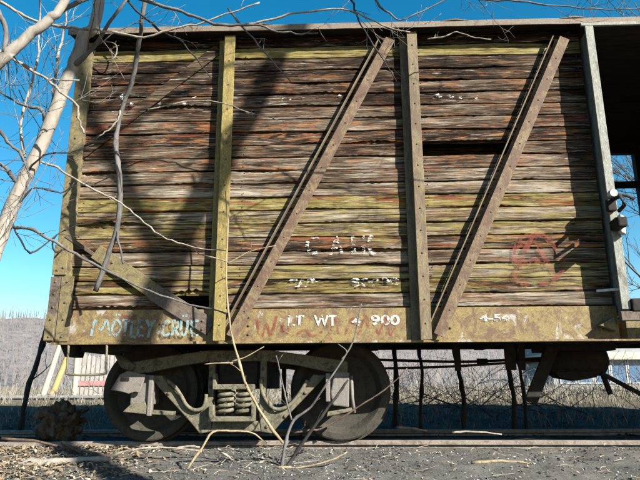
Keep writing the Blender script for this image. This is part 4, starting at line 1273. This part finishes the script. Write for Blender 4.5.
M['rot'] = bark('rotten_stump_wood', (0.17, 0.125, 0.085), (0.085, 0.062, 0.043), (0.02, 0.015, 0.011), 2)
pc = ((-2.019, 1.35, 0.137)[0], 1.35, 0.10)
stump = empty('tree_stump', (pc[0], pc[1], -0.08))
tag(stump, 'rotten brown root stump beside the track left of the wheels', 'stump')
core = lump('core', pc, 0.21, 0.18, 0.19, 3.3, M['rot'])
core.parent = stump
core.location = tuple(core.location[i] - ORG[stump.name][i] for i in range(3))
rg = random.Random(19)
for i in range(6):
    a = rg.uniform(0, 6.283); e = rg.uniform(-0.35, 0.75)
    d = Vector((math.cos(a)*1.15, math.sin(a)*0.9, e)).normalized()
    ln = rg.uniform(0.16, 0.22)
    p0 = Vector(pc) + d*0.08
    pts = [p0, p0 + d*ln*0.5 + Vector((rg.uniform(-.03, .03), rg.uniform(-.03, .03), rg.uniform(-.02, .03))), p0 + d*ln + Vector((rg.uniform(-.05, .05), 0, rg.uniform(-.08, .03)))]
    pts = [(p[0], p[1], max(p[2], -0.07)) for p in pts]
    m = MB(); l = smoothline(pts, 4, 0.006, rg)
    r0 = rg.uniform(0.05, 0.08)
    m.tube(l, [lerp(r0, r0*0.3, j/len(l))*rg.uniform(0.8, 1.2) for j in range(len(l))], 8, True, 0.18, rg)
    m.build('root', M['rot'], stump)
log = branch('fallen_log', [(-2.01, -0.15, -0.17), (-1.709, -0.15, -0.14), (-1.485, -0.15, -0.11), (-1.274, -0.15, -0.094), (-1.07, -0.15, -0.078), (-0.897, -0.15, -0.07)], 0.052, 0.020, M['bark_pale'], None, 91, 0, n=10, jit=.004)
tag(log, 'pale weathered log lying on the leaves at bottom left', 'log')
STK = [
    ([(-0.938, -0.12, -0.073), (-0.836, -0.12, -0.03), (-0.685, -0.12, 0), (-0.5, -0.05, 0.002), (-0.228, -0.05, -0.025)], 0.009, 'twig_pale', 'pale curved stick trailing right from the end of the log'),
    ([(-1.933, 0.2, 0.048), (-1.683, 0.2, 0.034), (-1.429, 0.2, -0.018), (-1.218, 0.2, -0.071)], 0.014, 'twig_brown', 'brown stick lying left of the stump in front of the rail'),
    ([(-1.411, 0.15, 0.024), (-1.157, 0.05, -0.056), (-0.92, 0, -0.093)], 0.013, 'twig_brown', 'brown stick slanting down from below the stump to the log'),
    ([(-1.199, 0.05, -0.034), (-0.957, 0.05, -0.076), (-0.641, 0.05, -0.074)], 0.012, 'twig_brown', 'straight reddish stick lying behind the pale curved stick'),
    ([(-0.473, 0, -0.024), (-0.358, 0, 0.006), (-0.256, 0, -0)], 0.012, 'twig_pale', 'short pale stick lying before the left wheel bottom'),
    ([(-0.106, -0.05, -0.009), (-0.026, -0.05, -0.067), (0.022, -0.05, -0.123)], 0.010, 'twig_pale', 'short pale stick pointing down right under the arched stalk'),
    ([(0.355, -0.3, -0.186), (0.554, -0.3, -0.131), (0.769, -0.3, -0.062), (0.877, -0.3, -0.007)], 0.008, 'twig_tan', 'thin tan stick right of the sapling base'),
    ([(1.77, -0.25, -0.181), (1.984, -0.25, -0.166), (2.142, -0.25, -0.138)], 0.012, 'twig_tan', 'tan stick lying at the bottom centre right on the cinders'),
    ([(1.897, -0.25, -0.193), (2.056, -0.25, -0.152), (2.198, -0.25, -0.151)], 0.008, 'twig_tan', 'thinner tan stick crossing the bottom centre right stick'),
    ([(1.371, 1.1, 0.077), (1.512, 1.1, 0.068), (1.653, 1.1, 0.042)], 0.014, 'twig_pale', 'pale wood splinter lying inside the rail right of the wheel'),
    ([(1.815, 0.7, 0.053), (1.991, 0.7, 0.063), (2.251, 0.7, 0.039)], 0.010, 'twig_pale', 'pale splinter lying against the rail in mid picture'),
]
for i, (pts, r, mt, lab) in enumerate(STK):
    pts = [(p[0], p[1], max(p[2], ground_z(p[0], p[1]) + r*0.6)) for p in pts]
    tag(branch('stick', pts, r, r*0.6, M[mt], None, 300 + i, 0, jit=.003), lab, 'stick', 'sticks on the ground')

# ------------------------------------------------------------------ gravel, leaves, litter
def rocks(count, seed, box, smin, smax, mat, name, power=2.2, fx=None):
    rg = random.Random(seed)
    m = MB()
    oct_ = [(1, 0, 0), (-1, 0, 0), (0, 1, 0), (0, -1, 0), (0, 0, 1), (0, 0, -1)]
    of = [(0, 2, 4), (2, 1, 4), (1, 3, 4), (3, 0, 4), (2, 0, 5), (1, 2, 5), (3, 1, 5), (0, 3, 5)]
    for i in range(count):
        x = rg.uniform(box[0], box[1]); y = rg.uniform(box[2], box[3])
        if fx and not fx(x, y, rg): continue
        s = smin + (smax - smin)*rg.random()**power
        z = ground_z(x, y) + s*0.25
        a = rg.uniform(0, 6.283)
        ca, sa = math.cos(a), math.sin(a)
        vs_ = []
        for p in oct_:
            q_ = [p[k]*s*rg.uniform(0.5, 1.1) for k in range(3)]
            q_ = [q_[k] + rg.uniform(-.25, .25)*s for k in range(3)]
            vs_.append((x + q_[0]*ca - q_[1]*sa, y + q_[0]*sa + q_[1]*ca, z + q_[2]*0.7))
        m.add(vs_, of)
    return m.build(name, mat, None, origin=(0, 0, 0), kind='stuff')


M['stone_white'] = plain('white_chips', (0.30, 0.30, 0.29), (0.55, 0.55, 0.53), 40, 0.8, 0.1)
M['stone_grey'] = plain('grey_cinders', (0.06, 0.058, 0.053), (0.17, 0.166, 0.15), 40, 0.9, 0.2)
M['stone_dark'] = plain('dark_cinders', (0.03, 0.028, 0.026), (0.09, 0.085, 0.075), 40, 0.9, 0.2)
clump = lambda x, y, rg: rg.random() < 0.15 + 1.5*max(0, fbm(x, y, 2.2, 3, 31.0) + (0.25 if x < 1.6 else 0.0))
rocks(2600, 1, (-3.2, 4.6, -0.75, 0.52), 0.003, 0.013, M['stone_white'], 'white_gravel', 3.0, clump)
rocks(6500, 2, (-3.2, 4.6, -0.85, 0.54), 0.003, 0.017, M['stone_grey'], 'grey_cinders', 2.8, lambda x, y, rg: rg.random() < (1.0 if x < 1.4 else 0.45))
rocks(2600, 3, (-3.2, 4.6, -0.85, 0.54), 0.003, 0.018, M['stone_dark'], 'dark_cinders', 2.8, lambda x, y, rg: rg.random() < (1.0 if x < 1.4 else 0.35))
rocks(1800, 4, (-4.2, 5.5, 0.70, 7.0), 0.008, 0.04, M['stone_dark'], 'dark_ballast', 2.5)


def litter(count, seed, dens, mat, name, smin, smax, box):
    rg = random.Random(seed)
    m = MB()
    for i in range(count):
        x = rg.uniform(box[0], box[1]); y = rg.uniform(box[2], box[3])
        if rg.random() > dens(x, y): continue
        s = rg.uniform(smin, smax)
        z = ground_z(x, y) + rg.uniform(0.004, 0.03)
        d = Vector((rg.uniform(-1, 1), rg.uniform(-1, 1), rg.uniform(-.5, .5))).normalized()*s
        e = d.cross(Vector((rg.uniform(-.5, .5), rg.uniform(-.5, .5), 1))).normalized()*s*rg.uniform(.25, .5)
        u = Vector((0, 0, s*rg.uniform(-.1, .35)))
        c = Vector((x, y, z))
        m.add([c - d, c - e + u, c + d, c + e + u, c + u*0.3], [(0, 1, 4), (1, 2, 4), (2, 3, 4), (3, 0, 4)])
    return m.build(name, mat, None, origin=(0, 0, 0), kind='stuff')


M['leaf'] = plain('dead_leaves', (0.10, 0.066, 0.036), (0.28, 0.215, 0.135), 18, 0.8, 0.1)
M['leaf2'] = plain('bleached_leaves', (0.22, 0.18, 0.125), (0.42, 0.37, 0.29), 18, 0.8, 0.1)
dl_ = lambda x, y: max(0.01, min(1.0, (-0.4 - x)*0.55))
litter(8500, 11, dl_, M['leaf'], 'dead_leaves', 0.012, 0.038, (-3.6, 1.0, -0.8, 0.55))
litter(5000, 12, dl_, M['leaf2'], 'bleached_leaves', 0.012, 0.034, (-3.6, 1.5, -0.8, 0.55))
litter(500, 13, lambda x, y: 0.5, M['leaf2'], 'wood_chips', 0.008, 0.02, (0.2, 4.5, -0.8, 0.55))


def stalks(count, seed, box, hmin, hmax, mat, name, r=0.003, lean=0.35, dens=None):
    rg = random.Random(seed)
    m = MB()
    for i in range(count):
        x = rg.uniform(box[0], box[1]); y = rg.uniform(box[2], box[3])
        if dens and rg.random() > dens(x, y): continue
        hh = rg.uniform(hmin, hmax)*(0.7 + 0.6*max(0, fbm(x, y, 0.5, 3, 5.0) + 0.4))
        z = ground_z(x, y) - 0.02
        dx, dy = rg.uniform(-lean, lean)*hh, rg.uniform(-lean, lean)*hh
        a = rg.uniform(0, 3.1416)
        ca, sa = math.cos(a)*r, math.sin(a)*r
        m.add([(x - ca, y - sa, z), (x + ca, y + sa, z), (x + dx*.4 + ca*.8, y + dy*.4 + sa*.8, z + hh*.6), (x + dx*.4 - ca*.8, y + dy*.4 - sa*.8, z + hh*.6),
               (x + dx, y + dy, z + hh)], [(0, 1, 2, 3), (3, 2, 4)])
    return m.build(name, mat, None, origin=(0, 0, 0), kind='stuff')


M['drygrass'] = plain('dry_grass', (0.15, 0.13, 0.095), (0.31, 0.285, 0.235), 5, 0.9, 0.0)
M['drygrass2'] = plain('bleached_weeds', (0.22, 0.21, 0.18), (0.37, 0.35, 0.31), 5, 0.9, 0.0)
stalks(30000, 21, (-14, 13, 7.0, 22), 0.08, 0.34, M['drygrass'], 'dry_grass', 0.006, 0.8)
stalks(2600, 22, (-14, 13, 9, 26), 0.3, 0.9, M['drygrass2'], 'tall_dead_weeds', 0.006, 0.6)
stalks(2500, 23, (-5, 6, 2.9, 7.5), 0.05, 0.22, M['drygrass'], 'shaded_grass', 0.005, 0.7)
rg = random.Random(61)
m = MB()
for i in range(420):
    x = rg.uniform(-3.2, 4.4); y = rg.uniform(-0.75, 0.5)
    if x > 0.6 and rg.random() < 0.62: continue
    a = rg.uniform(0, 3.1416); ln = rg.uniform(0.04, 0.20)
    d = Vector((math.cos(a), math.sin(a)*0.7, 0))*ln
    c = Vector((x, y, ground_z(x, y) + 0.008))
    r_ = rg.uniform(0.0015, 0.004)
    m.tube([c - d*0.5, c + Vector((rg.uniform(-.01, .01), rg.uniform(-.01, .01), rg.uniform(0, .02))), c + d*0.5 + Vector((0, 0, rg.uniform(-.005, .03)))], [r_, r_, r_*0.5], 4)
m.build('small_twigs', M['twig_pale'], None, origin=(0, 0, 0), kind='stuff')
# brush thicket under the right half of the car
rg = random.Random(33)
m = MB()
for i in range(46):
    p = (2.869, 4, 0.363)
    x = rg.gauss(2.9, 0.9); y = rg.uniform(4.2, 8.0)
    grow(m, (x, y, ground_z(x, y)), (rg.choice((-1, 1))*rg.uniform(0.3, 1.2), rg.uniform(-.6, .6), rg.uniform(0.15, 0.7)), rg.uniform(0.6, 1.5), 0.009, 2, rg, -0.25, 0.7, 4, (2, 3), 0.003)
m.build('brush', M['bark_dark'], None, origin=(0, 0, 0), kind='stuff')
rg = random.Random(34)
m = MB()
for i in range(120):
    x = rg.uniform(-12, 12); y = rg.uniform(8, 20)
    grow(m, (x, y, ground_z(x, y)), (rg.uniform(-1.2, 1.2), rg.uniform(-.5, .5), 0.8), rg.uniform(0.5, 1.3), 0.010, 2, rg, -0.1, 0.7, 4, (2, 4), 0.005)
m.build('brush', M['bark_grey'], None, origin=(0, 0, 0), kind='stuff')

# bare woodland on the hillside
rg = random.Random(71)
m = MB()
for i in range(3000):
    y = rg.uniform(122, 290); x = rg.uniform(-1.0, 0.45)*y*0.75
    z = hill_h(x, y) - 0.3
    hh = rg.uniform(3.0, 7.5); r_ = rg.uniform(0.08, 0.2); dx = rg.uniform(-.8, .8)
    m.add([(x - r_, y, z), (x + r_, y, z), (x + r_*.4 + dx, y, z + hh), (x - r_*.4 + dx, y, z + hh)], [(0, 1, 2, 3)])
    for q_ in range(3):
        t = rg.uniform(.35, .8); a = rg.uniform(-1.6, 1.6); b = rg.uniform(.6, 1.8)
        bx_, bz_ = x + dx*t, z + hh*t
        m.add([(bx_, y, bz_ - r_*.6), (bx_, y, bz_ + r_*.6), (bx_ + a, y, bz_ + b)], [(0, 1, 2)])
M['woods'] = plain('bare_grey_woods', (0.17, 0.155, 0.155), (0.27, 0.25, 0.245), 0.2, 0.95, 0.0)
m.build('distant_woods', M['woods'], None, origin=(0, 200, 0), kind='stuff')

# ------------------------------------------------------------------ things behind the car on the left
M['pole_pale'] = plain('pale_pole_wood', (0.36, 0.33, 0.26), (0.50, 0.47, 0.38), 6, 0.8, 0.2)
M['pole_yellow'] = plain('yellow_pole_paint', (0.38, 0.29, 0.11), (0.48, 0.38, 0.18), 6, 0.7, 0.1)
M['picket'] = plain('bleached_pickets', (0.30, 0.28, 0.255), (0.44, 0.415, 0.38), 6, 0.9, 0.2)
M['pink'] = plain('faded_pink_board', (0.38, 0.17, 0.17), (0.46, 0.26, 0.245), 6, 0.9, 0.1)
for pts, r, mt, lab in (([(-5.709, 9, 1.412), (-5.975, 9, 0.3)], 0.07, 'pole_pale', 'white leaning pole, left one of the crossed pair behind the corner'),
                        ([(-5.66, 9.6, 1.576), (-6.053, 9.6, 0.296)], 0.075, 'pole_yellow', 'yellow leaning pole behind the left corner of the car'),
                        ([(-5.669, 9.9, 1.601), (-5.632, 9.9, 0.343)], 0.07, 'pole_pale', 'pale upright pole behind the stirrup step')):
    a, b = Vector(pts[0]), Vector(pts[1])
    e = b + (b - a)*0.25
    m = MB(); m.tube([a + (a - b)*0.3, a, b, e], [r*0.75, r*0.8, r, r], 10)
    tag(m.build('pole', M[mt], None, smooth=True), lab, 'pole', 'poles behind the car')
fa, fb = (-5.651, 10, 0.343), (-3.765, 10, 0.351)
fen = empty('picket_fence', ((fa[0] + fb[0])/2, 10.0, ground_z(fa[0], 10.0)))
tag(fen, 'pale picket fence with a pink board along its foot behind the left wheel', 'fence')
zb = ground_z(fa[0], 10) - 0.05
ztop = (-5.757, 10, 1.311)[2]
kx = fa[0]; rg = random.Random(6)
while kx < fb[0]:
    wd = 0.075
    hh = ztop + rg.uniform(-.05, .05)
    MB().prism([(kx, zb), (kx + wd, zb), (kx + wd, hh - .06), (kx + wd/2, hh), (kx, hh - .06)], 9.985, 10.005).build('picket', M['picket'], fen)
    kx += 0.115
zl = (-5.68, 10, 0.606)[2]
MB().box(fa[0] - 0.02, fb[0], 9.955, 9.983, zl - 0.06, zl + 0.06).build('foot_board', M['pink'], fen)
MB().box(fa[0] - 0.02, fb[0], 10.007, 10.04, ztop - 0.35, ztop - 0.28).build('fence_rail', M['picket'], fen)
# guard rail
ga, gb = (-7.353, 8.2, 0.236), (-4.178, 8.2, 0.273)
gr = empty('guard_rail', ((ga[0] + gb[0])/2, 8.2, ground_z(ga[0], 8.2)))
tag(gr, 'low pale guard rail running behind the stump on the left', 'guard rail')
M['galv'] = plain('dull_galvanised_steel', (0.15, 0.15, 0.15), (0.25, 0.25, 0.245), 12, 0.5, 0.1)
m = MB(); zc = ga[2]
prof = [(0, -.10), (-.05, -.06), (-.05, -.04), (0, 0), (-.05, .04), (-.05, .06), (0, .10)]
vs_ = []; fs_ = []
for x in (ga[0], gb[0]):
    vs_ += [(x, 8.2 + a, zc + b) for a, b in prof] + [(x, 8.206 + a, zc + b) for a, b in prof[::-1]]
k = 14
fs_ = [(i, (i+1) % k, (i+1) % k + k, i + k) for i in range(k)] + [tuple(range(k-1, -1, -1)), tuple(range(k, 2*k))]
m.add(vs_, fs_)
m.build('beam', M['galv'], gr)
x = ga[0] + 0.4
while x < gb[0]:
    MB().box(x, x + 0.12, 8.21, 8.33, ground_z(x, 8.2) - 0.2, zc + 0.12).build('post', M['pole_pale'], gr)
    x += 1.25

# ------------------------------------------------------------------ building with a band of windows, far right
bx0 = (11.682, 26, 0.707)[0]; bx1 = bx0 + 9.5
bl = empty('low_building', ((bx0 + bx1)/2, 28, ground_z(bx0, 28)))
tag(bl, 'low building with cream fascia and a band of blue windows seen under the car', 'building')
M['wall'] = plain('pale_building_wall', (0.24, 0.255, 0.27), (0.32, 0.335, 0.34), 3, 0.8, 0.1)
M['cream'] = plain('cream_fascia_paint', (0.46, 0.42, 0.33), (0.55, 0.52, 0.42), 3, 0.7, 0.05)
M['mullion'] = plain('white_window_frame', (0.46, 0.48, 0.49), (0.55, 0.565, 0.565), 6, 0.6, 0.05)
ng = NT('blue_window_glass'); M['glass'] = ng.done((0.07, 0.15, 0.27), 0.25, None, spec=0.4)
gz = ground_z(bx0, 28) - 0.3
zw0, zw1 = (14.017, 26, 0.717)[2], (14.138, 26, 1.799)[2]
zf0, zf1 = (14.14, 26, 1.824)[2], (14.179, 26, 2.173)[2]
MB().box(bx0, bx1, 26.06, 31, gz, zf0).build('wall', M['wall'], bl)
MB().box(bx0 - 0.3, bx1 + 0.3, 25.7, 31.3, zf0 + 0.003, zf1).build('fascia', M['cream'], bl)
MB().box(bx0, bx1, 26.2, 31, zf1 + 0.003, zf1 + 1.0).build('upper_wall', M['wall'], bl)
MB().box(bx0 - 0.2, bx1 + 0.2, 26.0, 31.2, zf1 + 1.003, zf1 + 1.12).build('roof', M['mullion'], bl)
x = bx0 + 0.3
while x + 0.8 < bx1:
    f = MB()
    for (a, b, c, d) in ((x, x + .82, zw0 - .06, zw0), (x, x + .82, zw1, zw1 + .06), (x, x + .06, zw0, zw1), (x + .76, x + .82, zw0, zw1)):
        f.box(a, b, 26.0, 26.055, c, d)
    wf = f.build('window', M['mullion'], bl)
    MB().box(x + .06, x + .76, 26.03, 26.05, zw0, zw1).build('pane', M['glass'], wf)
    x += 0.86
